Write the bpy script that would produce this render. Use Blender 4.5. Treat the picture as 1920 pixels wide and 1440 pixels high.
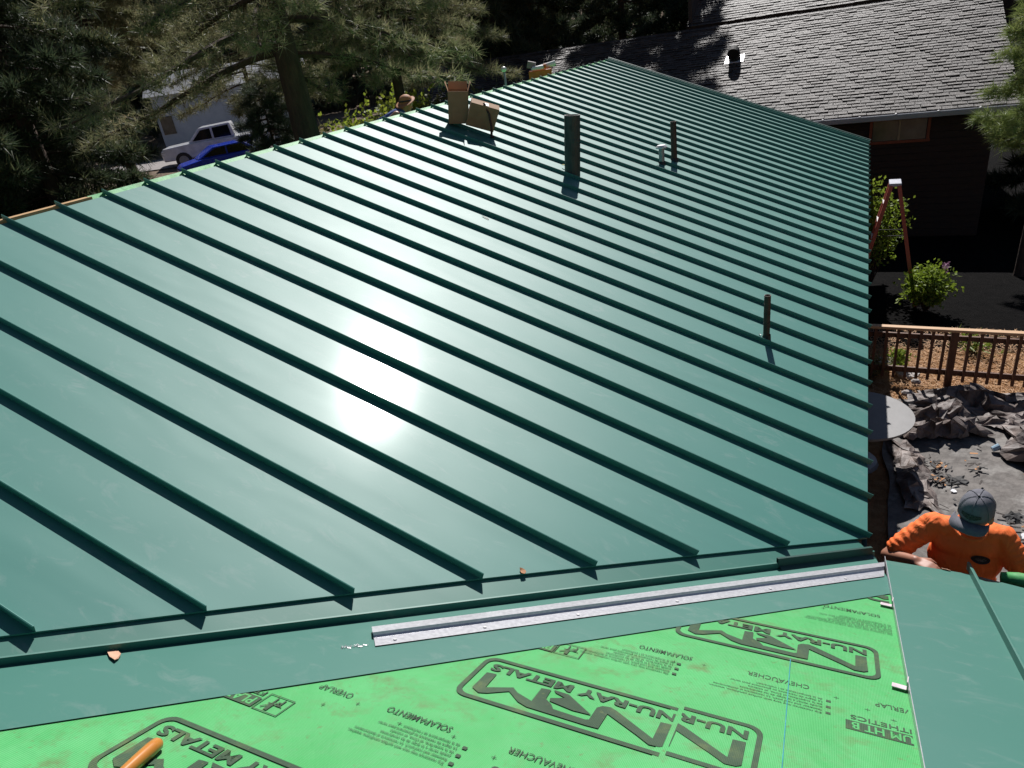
import bpy, bmesh, math, random
import numpy as np
from mathutils import Vector, Matrix, noise
random.seed(7)
rng = np.random.default_rng(11)
PI = math.pi
for o in list(bpy.data.objects):
    bpy.data.objects.remove(o)
SC = bpy.context.scene
COL = SC.collection

# ------------------------------------------------------------------ camera
cd = bpy.data.cameras.new('camera')
cam = bpy.data.objects.new('camera', cd)
COL.objects.link(cam)
cd.sensor_fit = 'HORIZONTAL'
cd.sensor_width = 36.0
cd.lens = 1278.4 / 1920 * 36
cd.clip_start = 0.05
cd.clip_end = 2000
R = Matrix(((0.900573, -0.075513, 0.428096), (0.413149, 0.454946, -0.788880), (-0.135190, 0.887312, 0.440910)))
cam.matrix_world = Matrix.Translation((5.47379, -3.30479, 0.58989)) @ R.to_4x4()
SC.camera = cam

# ------------------------------------------------------------------ light
SUN = Vector((-0.150, 0.694, 0.704)).normalized()
w = bpy.data.worlds.new('World')
SC.world = w
w.use_nodes = True
nt = w.node_tree
sky = nt.nodes.new('ShaderNodeTexSky')
sky.sky_type = 'NISHITA'
sky.sun_disc = False
sky.sun_elevation = math.asin(SUN.z)
sky.sun_rotation = math.atan2(SUN.x, SUN.y)
sky.altitude = 1800
sky.air_density = 1.0
sky.dust_density = 1.2
bg = nt.nodes['Background']
nt.links.new(sky.outputs[0], bg.inputs[0])
bg.inputs[1].default_value = 0.05
sl = bpy.data.lights.new('sun', 'SUN')
sl.energy = 5.0
sl.angle = math.radians(0.53)
sl.color = (1.0, 0.97, 0.94)
so = bpy.data.objects.new('sun', sl)
COL.objects.link(so)
so.rotation_euler = SUN.to_track_quat('Z', 'Y').to_euler()
so.location = (-5, 20, 25)
SC.view_settings.view_transform = 'Standard'
SC.view_settings.look = 'None'
SC.view_settings.gamma = 1.0
SC.view_settings.use_curve_mapping = False
SC.view_settings.exposure = 0.25
SC.render.engine = 'CYCLES'
SC.cycles.max_bounces = 6
SC.cycles.transparent_max_bounces = 6

# ------------------------------------------------------------------ helpers
def link(o):
    COL.objects.link(o)
    return o

def mesh_obj(name, verts, faces, mats, parent=None, fm=None, smooth=False):
    me = bpy.data.meshes.new(name)
    me.from_pydata([tuple(v) for v in verts], [], faces)
    for m in (mats if isinstance(mats, (list, tuple)) else [mats]):
        me.materials.append(m)
    if fm is not None:
        me.polygons.foreach_set('material_index', fm)
    if smooth:
        me.polygons.foreach_set('use_smooth', [True] * len(me.polygons))
    me.update()
    o = link(bpy.data.objects.new(name, me))
    if parent:
        o.parent = parent
    return o

def np_mesh(name, V, F, mat, parent=None):
    """V (n,3), F (m,k) numpy arrays"""
    me = bpy.data.meshes.new(name)
    n, (m, k) = len(V), F.shape
    me.vertices.add(n)
    me.vertices.foreach_set('co', np.ascontiguousarray(V, dtype=np.float32).ravel())
    me.loops.add(m * k)
    me.loops.foreach_set('vertex_index', F.astype(np.int32).ravel())
    me.polygons.add(m)
    me.polygons.foreach_set('loop_start', np.arange(0, m * k, k, dtype=np.int32))
    me.polygons.foreach_set('loop_total', np.full(m, k, dtype=np.int32))
    me.update(calc_edges=True)
    me.materials.append(mat)
    o = link(bpy.data.objects.new(name, me))
    if parent:
        o.parent = parent
    return o

def tag(o, label=None, cat=None, group=None, kind=None):
    if label: o['label'] = label
    if cat: o['category'] = cat
    if group: o['group'] = group
    if kind: o['kind'] = kind
    return o

def empty(name, loc, label, cat, group=None, rz=0.0, rot=None):
    o = link(bpy.data.objects.new(name, None))
    o.empty_display_size = 0.1
    o.location = loc
    if rot is not None:
        o.rotation_euler = rot
    else:
        o.rotation_euler = (0, 0, rz)
    return tag(o, label, cat, group)

class MB:
    """collects shapes into one mesh"""
    def __init__(s):
        s.v = []; s.f = []
    def add(s, vs, fs):
        n = len(s.v)
        s.v += [Vector(v) for v in vs]
        s.f += [tuple(i + n for i in f) for f in fs]
        return s
    def box(s, c, d, M=None):
        x, y, z = d[0] / 2, d[1] / 2, d[2] / 2
        vs = [Vector((a * x, b * y, e * z)) for a in (-1, 1) for b in (-1, 1) for e in (-1, 1)]
        if M is not None: vs = [M @ v for v in vs]
        vs = [v + Vector(c) for v in vs]
        return s.add(vs, [(0, 1, 3, 2), (4, 6, 7, 5), (0, 4, 5, 1), (2, 3, 7, 6), (0, 2, 6, 4), (1, 5, 7, 3)])
    def bar(s, a, b, wd, h, up=(0, 0, 1)):
        a = Vector(a); b = Vector(b); t = (b - a).normalized()
        sd = t.cross(Vector(up))
        if sd.length < 1e-4: sd = t.cross(Vector((1, 0, 0)))
        sd.normalize(); u = sd.cross(t)
        vs = []
        for p in (a, b):
            for (i, j) in ((-1, -1), (1, -1), (1, 1), (-1, 1)):
                vs.append(p + sd * (i * wd / 2) + u * (j * h / 2))
        return s.add(vs, [(0, 3, 2, 1), (4, 5, 6, 7), (0, 1, 5, 4), (1, 2, 6, 5), (2, 3, 7, 6), (3, 0, 4, 7)])
    def tube(s, pts, rad, n=8, cap=True):
        pts = [Vector(p) for p in pts]
        if not isinstance(rad, (list, tuple)): rad = [rad] * len(pts)
        n0 = len(s.v)
        prev = None
        for i, p in enumerate(pts):
            t = (pts[min(i + 1, len(pts) - 1)] - pts[max(i - 1, 0)]).normalized()
            if prev is None:
                a = t.cross(Vector((0, 0, 1)))
                if a.length < .05: a = t.cross(Vector((1, 0, 0)))
            else:
                a = prev - t * prev.dot(t)
            a.normalize(); prev = a
            b = t.cross(a)
            for k in range(n):
                q = 2 * PI * k / n
                s.v.append(p + (a * math.cos(q) + b * math.sin(q)) * rad[i])
        for i in range(len(pts) - 1):
            for k in range(n):
                k2 = (k + 1) % n
                s.f.append((n0 + i * n + k, n0 + i * n + k2, n0 + (i + 1) * n + k2, n0 + (i + 1) * n + k))
        if cap:
            s.f.append(tuple(n0 + k for k in range(n))[::-1])
            s.f.append(tuple(n0 + (len(pts) - 1) * n + k for k in range(n)))
        return s
    def prism(s, poly, h, M=None):
        """poly of 2D points extruded from z=0 to h"""
        n = len(poly)
        vs = [Vector((p[0], p[1], 0)) for p in poly] + [Vector((p[0], p[1], h)) for p in poly]
        if M is not None: vs = [M @ v for v in vs]
        fs = [tuple(range(n))[::-1], tuple(range(n, 2 * n))]
        fs += [(i, (i + 1) % n, n + (i + 1) % n, n + i) for i in range(n)]
        return s.add(vs, fs)
    def ball(s, c, r, nu=10, nv=7, M=None):
        if not isinstance(r, (list, tuple)): r = (r, r, r)
        vs = []; fs = []
        for j in range(nv + 1):
            th = PI * j / nv
            for i in range(nu):
                ph = 2 * PI * i / nu
                v = Vector((r[0] * math.sin(th) * math.cos(ph), r[1] * math.sin(th) * math.sin(ph), r[2] * math.cos(th)))
                if M is not None: v = M @ v
                vs.append(v + Vector(c))
        for j in range(nv):
            for i in range(nu):
                i2 = (i + 1) % nu
                fs.append((j * nu + i, (j + 1) * nu + i, (j + 1) * nu + i2, j * nu + i2))
        return s.add(vs, fs)
    def build(s, name, mat, parent=None, smooth=False, bevel=0, fm=None):
        o = mesh_obj(name, s.v, s.f, mat, parent, fm, smooth)
        if bevel:
            m = o.modifiers.new('bevel', 'BEVEL'); m.width = bevel; m.segments = 2; m.limit_method = 'ANGLE'
        return o

# ------------------------------------------------------------------ materials
def new_mat(name):
    m = bpy.data.materials.new(name)
    m.use_nodes = True
    return m, m.node_tree, m.node_tree.nodes['Principled BSDF']

def noise_node(nt, scale, detail=4, rough=.55, vec=None, dist=0):
    n = nt.nodes.new('ShaderNodeTexNoise')
    n.inputs['Scale'].default_value = scale
    n.inputs['Detail'].default_value = detail
    n.inputs['Roughness'].default_value = rough
    n.inputs['Distortion'].default_value = dist
    if vec is not None: nt.links.new(vec, n.inputs['Vector'])
    return n

def ramp(nt, fac, stops):
    r = nt.nodes.new('ShaderNodeValToRGB')
    e = r.color_ramp.elements
    while len(e) > 1: e.remove(e[-1])
    e[0].position = stops[0][0]; e[0].color = (*stops[0][1], 1)
    for p, c in stops[1:]:
        x = e.new(p); x.color = (*c, 1)
    nt.links.new(fac, r.inputs[0])
    return r

def objvec(nt, sc=(1, 1, 1), world=False, rot=(0, 0, 0)):
    mp = nt.nodes.new('ShaderNodeMapping')
    mp.inputs['Scale'].default_value = sc
    mp.inputs['Rotation'].default_value = rot
    if world:
        g = nt.nodes.new('ShaderNodeNewGeometry'); nt.links.new(g.outputs['Position'], mp.inputs[0])
    else:
        g = nt.nodes.new('ShaderNodeTexCoord'); nt.links.new(g.outputs['Object'], mp.inputs[0])
    return mp.outputs[0]

def mat(name, c1, c2=None, scale=5, rough=.7, metal=0, bump=0, bscale=None, sc=(1, 1, 1), world=True, c3=None,
        spec=.5, detail=4, lo=.35, hi=.65, rvar=0, coat=0, bdist=.02):
    m, nt, b = new_mat(name)
    vec = objvec(nt, sc, world)
    n = noise_node(nt, scale, detail, .6, vec)
    c2 = c2 or tuple(x * .75 for x in c1)
    st = [(lo, c1), (hi, c2)]
    if c3: st = [(lo, c1), ((lo + hi) / 2, c2), (hi, c3)]
    r = ramp(nt, n.outputs[0], st)
    nt.links.new(r.outputs[0], b.inputs['Base Color'])
    b.inputs['Roughness'].default_value = rough
    b.inputs['Metallic'].default_value = metal
    b.inputs['Specular IOR Level'].default_value = spec
    b.inputs['Coat Weight'].default_value = coat
    if rvar:
        mr = nt.nodes.new('ShaderNodeMapRange')
        mr.inputs[3].default_value = rough - rvar; mr.inputs[4].default_value = rough + rvar
        nt.links.new(n.outputs[0], mr.inputs[0]); nt.links.new(mr.outputs[0], b.inputs['Roughness'])
    if bump:
        n2 = noise_node(nt, bscale or scale * 4, 5, .6, vec)
        bp = nt.nodes.new('ShaderNodeBump')
        bp.inputs['Strength'].default_value = bump
        bp.inputs['Distance'].default_value = bdist
        nt.links.new(n2.outputs[0], bp.inputs['Height'])
        nt.links.new(bp.outputs[0], b.inputs['Normal'])
    return m

def metal_paint(name, base, rough=.36, dust=.5, wav=1.0):
    """painted sheet steel: fine dust smears, soft oil-canning"""
    m, nt, b = new_mat(name)
    L = nt.links
    v = objvec(nt, (1, 1, 1), True)
    big = noise_node(nt, 1.3, 3, .55, v)
    smear = noise_node(nt, 5, 6, .7, objvec(nt, (1.0, 2.2, 1), True), .6)
    fine = noise_node(nt, 160, 2, .5, v)
    sm = ramp(nt, smear.outputs[0], [(.54, (0, 0, 0)), (.78, (1, 1, 1))])
    bg_ = ramp(nt, big.outputs[0], [(.35, (0, 0, 0)), (.7, (1, 1, 1))])
    mul = nt.nodes.new('ShaderNodeMath'); mul.operation = 'MULTIPLY'
    L.new(sm.outputs[0], mul.inputs[0]); L.new(bg_.outputs[0], mul.inputs[1])
    mulb = nt.nodes.new('ShaderNodeMath'); mulb.operation = 'MULTIPLY'; mulb.inputs[1].default_value = dust
    L.new(mul.outputs[0], mulb.inputs[0])
    mx = nt.nodes.new('ShaderNodeMixRGB')
    mx.inputs[1].default_value = (*base, 1)
    mx.inputs[2].default_value = (base[0] * 1.1 + .12, base[1] * .9 + .09, base[2] * .9 + .1, 1)
    L.new(mulb.outputs[0], mx.inputs[0])
    L.new(mx.outputs[0], b.inputs['Base Color'])
    mr = nt.nodes.new('ShaderNodeMapRange')
    mr.inputs[3].default_value = rough - .03; mr.inputs[4].default_value = rough + .05
    L.new(big.outputs[0], mr.inputs[0]); L.new(mr.outputs[0], b.inputs['Roughness'])
    b.inputs['Specular IOR Level'].default_value = .60
    b.inputs['Coat Weight'].default_value = .12
    b.inputs['Coat Roughness'].default_value = .15
    oil = noise_node(nt, 1.0, 2, .5, objvec(nt, (.7, 1.9, .7), True), .3)
    bp = nt.nodes.new('ShaderNodeBump')
    bp.inputs['Strength'].default_value = .3 * wav; bp.inputs['Distance'].default_value = .03
    L.new(oil.outputs[0], bp.inputs['Height'])
    bp2 = nt.nodes.new('ShaderNodeBump')
    bp2.inputs['Strength'].default_value = .05; bp2.inputs['Distance'].default_value = .001
    L.new(fine.outputs[0], bp2.inputs['Height']); L.new(bp.outputs[0], bp2.inputs['Normal'])
    L.new(bp2.outputs[0], b.inputs['Normal'])
    return m

GREEN = (0.040, 0.184, 0.153)
M_ROOF = metal_paint('green_painted_steel', GREEN, .55, .9, 1.3)
M_VAL = metal_paint('green_valley_steel', (0.030, 0.150, 0.116), .52, .8)
M_TRIM = mat('dark_green_trim', (0.008, 0.045, 0.038), (0.010, 0.055, 0.045), 3, .45)
M_GALV = mat('galvanised_steel', (.50, .50, .53), (.60, .60, .63), 60, .36, .6, .03, 200, rvar=.04)
M_WOODN = mat('new_pine_wood', (.55, .36, .18), (.42, .25, .11), 8, .7, sc=(1, 1, 6))
M_DARKPIPE = mat('weathered_pipe', (.016, .022, .020), (.060, .062, .052), 9, .55, .2, .3, 40, sc=(1, 1, .4), c3=(.03, .05, .048))
M_RUST = mat('dark_rusty_pipe', (.040, .018, .014), (.075, .040, .03), 20, .6, .2)
M_CAPW = mat('pale_metal_cap', (.75, .72, .72), (.6, .6, .6), 8, .35, .2)
M_DECK = mat('plywood', (.36, .24, .13), (.28, .17, .09), 4, .8)
M_WALL = mat('dark_brown_siding', (.020, .013, .011), (.032, .020, .016), 6, .8, sc=(1, 1, 8), bump=.2)
M_BLACKWALL = mat('brown_wall', (.05, .035, .028), (.035, .025, .02), 5, .8)
M_CARD = mat('brown_cardboard', (.34, .20, .105), (.28, .165, .085), 6, .8, bump=.05)
M_CARDL = mat('cardboard_inside', (.50, .27, .14), (.42, .22, .11), 6, .8)
M_WHITE = mat('white_paint', (.78, .78, .76), (.7, .7, .69), 6, .45)
M_GREYM = mat('grey_metal', (.35, .35, .36), (.28, .28, .3), 10, .45, .4)
M_ORANGEFG = mat('orange_fibreglass', (.42, .10, .065), (.36, .085, .06), 12, .5)
M_GLASSW = mat('window_glass', (.10, .09, .075), (.16, .14, .115), 3, .15)
M_TRIMO = mat('rust_stained_trim', (.24, .055, .02), (.18, .04, .015), 6, .6)
M_CREAM = mat('cream_mullion', (.35, .28, .18), None, 6, .6)
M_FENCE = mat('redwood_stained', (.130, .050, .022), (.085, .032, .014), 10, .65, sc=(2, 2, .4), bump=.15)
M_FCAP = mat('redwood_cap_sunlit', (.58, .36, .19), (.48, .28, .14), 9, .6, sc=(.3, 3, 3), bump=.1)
M_TABLE = mat('pale_grey_table', (.175, .17, .17), (.15, .145, .145), 4, .5, bump=.05)
M_SKIN = mat('skin', (.42, .20, .13), (.36, .16, .105), 9, .5, world=False)
M_HAIR = mat('dark_hair', (.03, .02, .015), None, 30, .6)
M_JEANS = mat('blue_jeans', (.04, .06, .11), (.03, .045, .09), 40, .85, world=False)
M_CAPG = mat('grey_cap_cloth', (.15, .15, .175), (.12, .12, .145), 60, .85, world=False, bump=.15, bscale=300)
M_CAPN = mat('navy_cap_print', (.012, .014, .022), None, 30, .8)
M_BLACK = mat('black_plastic', (.012, .012, .013), (.018, .018, .02), 10, .5)
M_INK = None

def shirt_material():
    m, nt, b = new_mat('orange_shirt_cloth')
    v = objvec(nt, (1, 1, 1), False)
    n = noise_node(nt, 7, 4, .55, v, .8)
    r = ramp(nt, n.outputs[0], [(.3, (.95, .165, .028)), (.7, (.98, .20, .04))])
    nt.links.new(r.outputs[0], b.inputs['Base Color'])
    b.inputs['Roughness'].default_value = .8
    n2 = noise_node(nt, 9, 3, .5, objvec(nt, (1.4, 1, .5), False), 1.2)
    bp = nt.nodes.new('ShaderNodeBump'); bp.inputs['Strength'].default_value = .6; bp.inputs['Distance'].default_value = .03
    nt.links.new(n2.outputs[0], bp.inputs['Height'])
    w2 = noise_node(nt, 500, 1, .5, v)
    bp2 = nt.nodes.new('ShaderNodeBump'); bp2.inputs['Strength'].default_value = .15; bp2.inputs['Distance'].default_value = .002
    nt.links.new(w2.outputs[0], bp2.inputs['Height']); nt.links.new(bp.outputs[0], bp2.inputs['Normal'])
    nt.links.new(bp2.outputs[0], b.inputs['Normal'])
    return m
M_SHIRT = shirt_material()

def underlay_materials():
    out = []
    for ink in (False, True):
        m, nt, b = new_mat('black_ink_on_underlayment' if ink else 'green_underlayment')
        L = nt.links
        v = objvec(nt, (1, 1, 1), True)
        n1 = noise_node(nt, 2.2, 5, .6, v, .5)
        n2 = noise_node(nt, 9, 6, .72, v, .3)
        n3 = noise_node(nt, 45, 3, .6, v)
        if ink:
            base = ramp(nt, n1.outputs[0], [(.3, (.030, .062, .032)), (.7, (.050, .105, .052))])
        else:
            base = ramp(nt, n1.outputs[0], [(.3, (.062, .375, .105)), (.7, (.098, .45, .150))])
        d1 = ramp(nt, n2.outputs[0], [(.50, (0, 0, 0)), (.70, (1, 1, 1))])
        d2 = ramp(nt, n1.outputs[0], [(.42, (0, 0, 0)), (.60, (1, 1, 1))])
        mu = nt.nodes.new('ShaderNodeMath'); mu.operation = 'MULTIPLY'
        L.new(d1.outputs[0], mu.inputs[0]); L.new(d2.outputs[0], mu.inputs[1])
        d3 = ramp(nt, n3.outputs[0], [(.63, (0, 0, 0)), (.74, (1, 1, 1))])
        mu3 = nt.nodes.new('ShaderNodeMath'); mu3.operation = 'MULTIPLY'; mu3.inputs[1].default_value = .55
        L.new(d3.outputs[0], mu3.inputs[0])
        mxa = nt.nodes.new('ShaderNodeMath'); mxa.operation = 'MAXIMUM'
        mu4 = nt.nodes.new('ShaderNodeMath'); mu4.operation = 'MULTIPLY'; mu4.inputs[1].default_value = .85
        L.new(mu.outputs[0], mu4.inputs[0])
        L.new(mu4.outputs[0], mxa.inputs[0]); L.new(mu3.outputs[0], mxa.inputs[1])
        mx = nt.nodes.new('ShaderNodeMixRGB')
        mx.inputs[2].default_value = (.13, .17, .055, 1)
        L.new(mxa.outputs[0], mx.inputs[0]); L.new(base.outputs[0], mx.inputs[1])
        # weave of the cloth: two fine wave textures
        hs = []
        for rz in (0.0, PI / 2):
            wv = nt.nodes.new('ShaderNodeTexWave')
            wv.inputs['Scale'].default_value = 62
            wv.inputs['Distortion'].default_value = .6
            wv.inputs['Detail'].default_value = 1
            L.new(objvec(nt, (1, 1, 0), True, (0, 0, rz)), wv.inputs['Vector'])
            hs.append(wv)
        ad = nt.nodes.new('ShaderNodeMath'); ad.operation = 'MULTIPLY'
        L.new(hs[0].outputs['Fac'], ad.inputs[0]); L.new(hs[1].outputs['Fac'], ad.inputs[1])
        wr = ramp(nt, ad.outputs[0], [(0, (.74, .74, .74)), (.7, (1.2, 1.2, 1.2))])
        m2 = nt.nodes.new('ShaderNodeMixRGB'); m2.blend_type = 'MULTIPLY'; m2.inputs[0].default_value = .8 if not ink else 1
        L.new(mx.outputs[0], m2.inputs[1]); L.new(wr.outputs[0], m2.inputs[2])
        L.new(m2.outputs[0], b.inputs['Base Color'])
        b.inputs['Roughness'].default_value = .5 if not ink else .6
        b.inputs['Specular IOR Level'].default_value = .3
        n5 = noise_node(nt, 4, 3, .55, v, .3)
        bp = nt.nodes.new('ShaderNodeBump'); bp.inputs['Strength'].default_value = .6; bp.inputs['Distance'].default_value = .035
        L.new(n5.outputs[0], bp.inputs['Height'])
        bp2 = nt.nodes.new('ShaderNodeBump'); bp2.inputs['Strength'].default_value = .5; bp2.inputs['Distance'].default_value = .0015
        L.new(ad.outputs[0], bp2.inputs['Height']); L.new(bp.outputs[0], bp2.inputs['Normal'])
        L.new(bp2.outputs[0], b.inputs['Normal'])
        out.append(m)
    return out
M_UNDER, M_INK = underlay_materials()

def foliage_mat(name, cols, trans=.35, scale=1.2, rough=.55):
    m, nt, b = new_mat(name)
    L = nt.links
    v = objvec(nt, (1, 1, 1), True)
    n = noise_node(nt, scale, 5, .75, v)
    n2 = noise_node(nt, scale * 14, 2, .6, v)
    ad = nt.nodes.new('ShaderNodeMath'); ad.operation = 'MULTIPLY_ADD'; ad.inputs[1].default_value = .5
    L.new(n2.outputs[0], ad.inputs[0])
    sb = nt.nodes.new('ShaderNodeMath'); sb.operation = 'MULTIPLY'; sb.inputs[1].default_value = .6
    L.new(n.outputs[0], sb.inputs[0]); L.new(sb.outputs[0], ad.inputs[2])
    k = len(cols)
    r = ramp(nt, ad.outputs[0], [(.36 + .36 * i / (k - 1), c) for i, c in enumerate(cols)])
    L.new(r.outputs[0], b.inputs['Base Color'])
    b.inputs['Roughness'].default_value = rough
    b.inputs['Specular IOR Level'].default_value = .4
    tr = nt.nodes.new('ShaderNodeBsdfTranslucent')
    L.new(r.outputs[0], tr.inputs[0])
    mx = nt.nodes.new('ShaderNodeMixShader'); mx.inputs[0].default_value = trans
    L.new(b.outputs[0], mx.inputs[1]); L.new(tr.outputs[0], mx.inputs[2])
    L.new(mx.outputs[0], nt.nodes['Material Output'].inputs[0])
    return m
M_PINE = foliage_mat('pine_needles', [(.06, .08, .035), (.15, .165, .075), (.28, .27, .15), (.36, .27, .16)], .42)
M_FIR = foliage_mat('dark_fir_needles', [(.024, .040, .024), (.055, .080, .042), (.14, .13, .06)], .38)
M_FIR2 = foliage_mat('grey_green_needles', [(.030, .048, .034), (.06, .085, .055), (.16, .15, .085)], .32)
M_SHRUB = foliage_mat('yellow_green_leaves', [(.12, .17, .03), (.26, .34, .04), (.38, .34, .07)], .5)
M_OLIVE = foliage_mat('olive_brush_leaves', [(.08, .10, .03), (.17, .17, .07), (.30, .20, .09)], .4)
M_LILAC = foliage_mat('bright_shrub_leaves', [(.09, .15, .02), (.20, .28, .03), (.32, .40, .07)], .45)
M_FLOWER = foliage_mat('lilac_blossom', [(.30, .14, .26), (.45, .24, .38), (.6, .4, .5)], .3)
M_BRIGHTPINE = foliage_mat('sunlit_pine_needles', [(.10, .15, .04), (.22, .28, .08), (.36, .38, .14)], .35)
M_BARK = mat('pine_bark', (.050, .032, .024), (.090, .056, .040), 5, .9, bump=.7, sc=(2, 2, .5), bdist=.05)

# ------------------------------------------------------------------ terrain
def sstep(a, b, x):
    t = min(1, max(0, (x - a) / (b - a)))
    return t * t * (3 - 2 * t)

def ground_z(x, y):
    z = -4.6
    z += 2.0 * sstep(6, 30, -x) * sstep(-25, 6, y)
    z -= .5 * sstep(9, 16, y) * sstep(-4, 4, x)
    r = math.hypot(x, y)
    z += .16 * max(0, r - 65)
    return z

def ground_material():
    m, nt, b = new_mat('yard_soil')
    L = nt.links
    v = objvec(nt, (1, 1, 1), True)
    n1 = noise_node(nt, .35, 5, .6, v)
    n2 = noise_node(nt, 7, 6, .7, v)
    n3 = noise_node(nt, 60, 3, .7, v)
    soil = ramp(nt, n2.outputs[0], [(.3, (.23, .115, .055)), (.5, (.36, .19, .09)), (.7, (.46, .28, .15))])
    far = ramp(nt, n2.outputs[0], [(.3, (.10, .07, .05)), (.5, (.22, .17, .13)), (.7, (.33, .26, .2))])
    dark = ramp(nt, n2.outputs[0], [(.3, (.004, .004, .004)), (.7, (.011, .010, .010))])  # near-black soil tone, shade of the back yard put into the colour
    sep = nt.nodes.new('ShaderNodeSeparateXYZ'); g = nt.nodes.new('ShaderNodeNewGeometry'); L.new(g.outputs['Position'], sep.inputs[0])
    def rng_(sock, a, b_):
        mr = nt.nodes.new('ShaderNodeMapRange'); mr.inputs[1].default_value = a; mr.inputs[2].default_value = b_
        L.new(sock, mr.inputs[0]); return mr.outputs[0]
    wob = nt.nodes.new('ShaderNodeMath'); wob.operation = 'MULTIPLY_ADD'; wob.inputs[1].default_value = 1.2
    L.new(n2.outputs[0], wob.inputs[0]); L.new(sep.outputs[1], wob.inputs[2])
    fy = rng_(wob.outputs[0], 8.75, 9.05)      # dark soil with the yard's shade painted in begins behind the fence
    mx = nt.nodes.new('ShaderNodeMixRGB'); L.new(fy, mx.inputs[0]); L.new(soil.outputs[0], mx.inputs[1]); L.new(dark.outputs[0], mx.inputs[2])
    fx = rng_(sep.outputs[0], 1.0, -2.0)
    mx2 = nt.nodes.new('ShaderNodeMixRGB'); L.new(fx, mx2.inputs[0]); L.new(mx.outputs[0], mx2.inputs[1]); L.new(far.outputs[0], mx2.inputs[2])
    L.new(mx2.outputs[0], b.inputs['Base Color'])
    b.inputs['Roughness'].default_value = .95; b.inputs['Specular IOR Level'].default_value = .05
    bp = nt.nodes.new('ShaderNodeBump'); bp.inputs['Strength'].default_value = .9; bp.inputs['Distance'].default_value = .05
    L.new(n3.outputs[0], bp.inputs['Height']); L.new(bp.outputs[0], b.inputs['Normal'])
    return m

def build_ground():
    xs = sorted(set([-400, -300, -220, -160, -120, -90, -70] + list(range(-60, 20, 2)) + [20, 24, 30, 40, 60, 90, 140, 220, 320, 420]))
    ys = sorted(set([-300, -200, -120, -80, -50, -30, -20, -12] + list(range(-8, 60, 2)) + [62, 68, 76, 90, 110, 140, 180, 240, 320, 420]))
    vs = [(x, y, ground_z(x, y)) for y in ys for x in xs]
    nx = len(xs)
    fs = [(j * nx + i, j * nx + i + 1, (j + 1) * nx + i + 1, (j + 1) * nx + i) for j in range(len(ys) - 1) for i in range(nx - 1)]
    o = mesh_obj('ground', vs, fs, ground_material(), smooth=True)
    tag(o, kind='structure')
build_ground()

# road on the far left, seen between the trunks
rv = []; rf = []
for i in range(31):
    t = i / 30
    p = Vector((-40 + 34 * t, 14 + 30 * t, 0)); n_ = Vector((-.66, .75, 0)).normalized() * 2.6
    for s_ in (-1, 1):
        q = p + n_ * s_
        rv.append((q.x, q.y, ground_z(q.x, q.y) + .05))
for i in range(30):
    rf.append((2 * i, 2 * i + 2, 2 * i + 3, 2 * i + 1))
tag(mesh_obj('road', rv, rf, mat('pale_gravel_road', (.30, .27, .26), (.22, .2, .19), 3, .9, bump=.3)), kind='structure')

# ------------------------------------------------------------------ main house geometry
AL = 0.381779
TA = math.tan(AL); CA = math.cos(AL); SA = math.sin(AL)
NM = Vector((SA, 0, CA)); SD = Vector((CA, 0, -SA)); YD = Vector((0, 1, 0))
D = .406; L = 6.175; PAN = -.042
GY = 14.03
def mp(s, y, h=0.0):
    """point on the main slope: s down the slope from the ridge, y along it, h above the pans"""
    return SD * s + YD * y + NM * (h + PAN)
AW = math.atan(.41655); NW = Vector((0, math.sin(AW), math.cos(AW))); WD = Vector((0, math.cos(AW), -math.sin(AW))); V2 = 5.409
def wp(u, w_, h=0.0):
    """point on the wing slope, u along x, w up/down slope (w=0 at y=0)"""
    return Vector((u, 0, -V2 * .41655)) + WD * w_ + NW * h

house = empty('metal_roof_house', (5.2, 6, -4.6), 'low house under the big green standing-seam metal roof', 'house')
HI = Matrix.Translation((-5.2, -6, 4.6))
def hpart(o):
    o.parent = house
    o.matrix_parent_inverse = HI
    return o

def pan_end_y(k_y):
    pass
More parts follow.
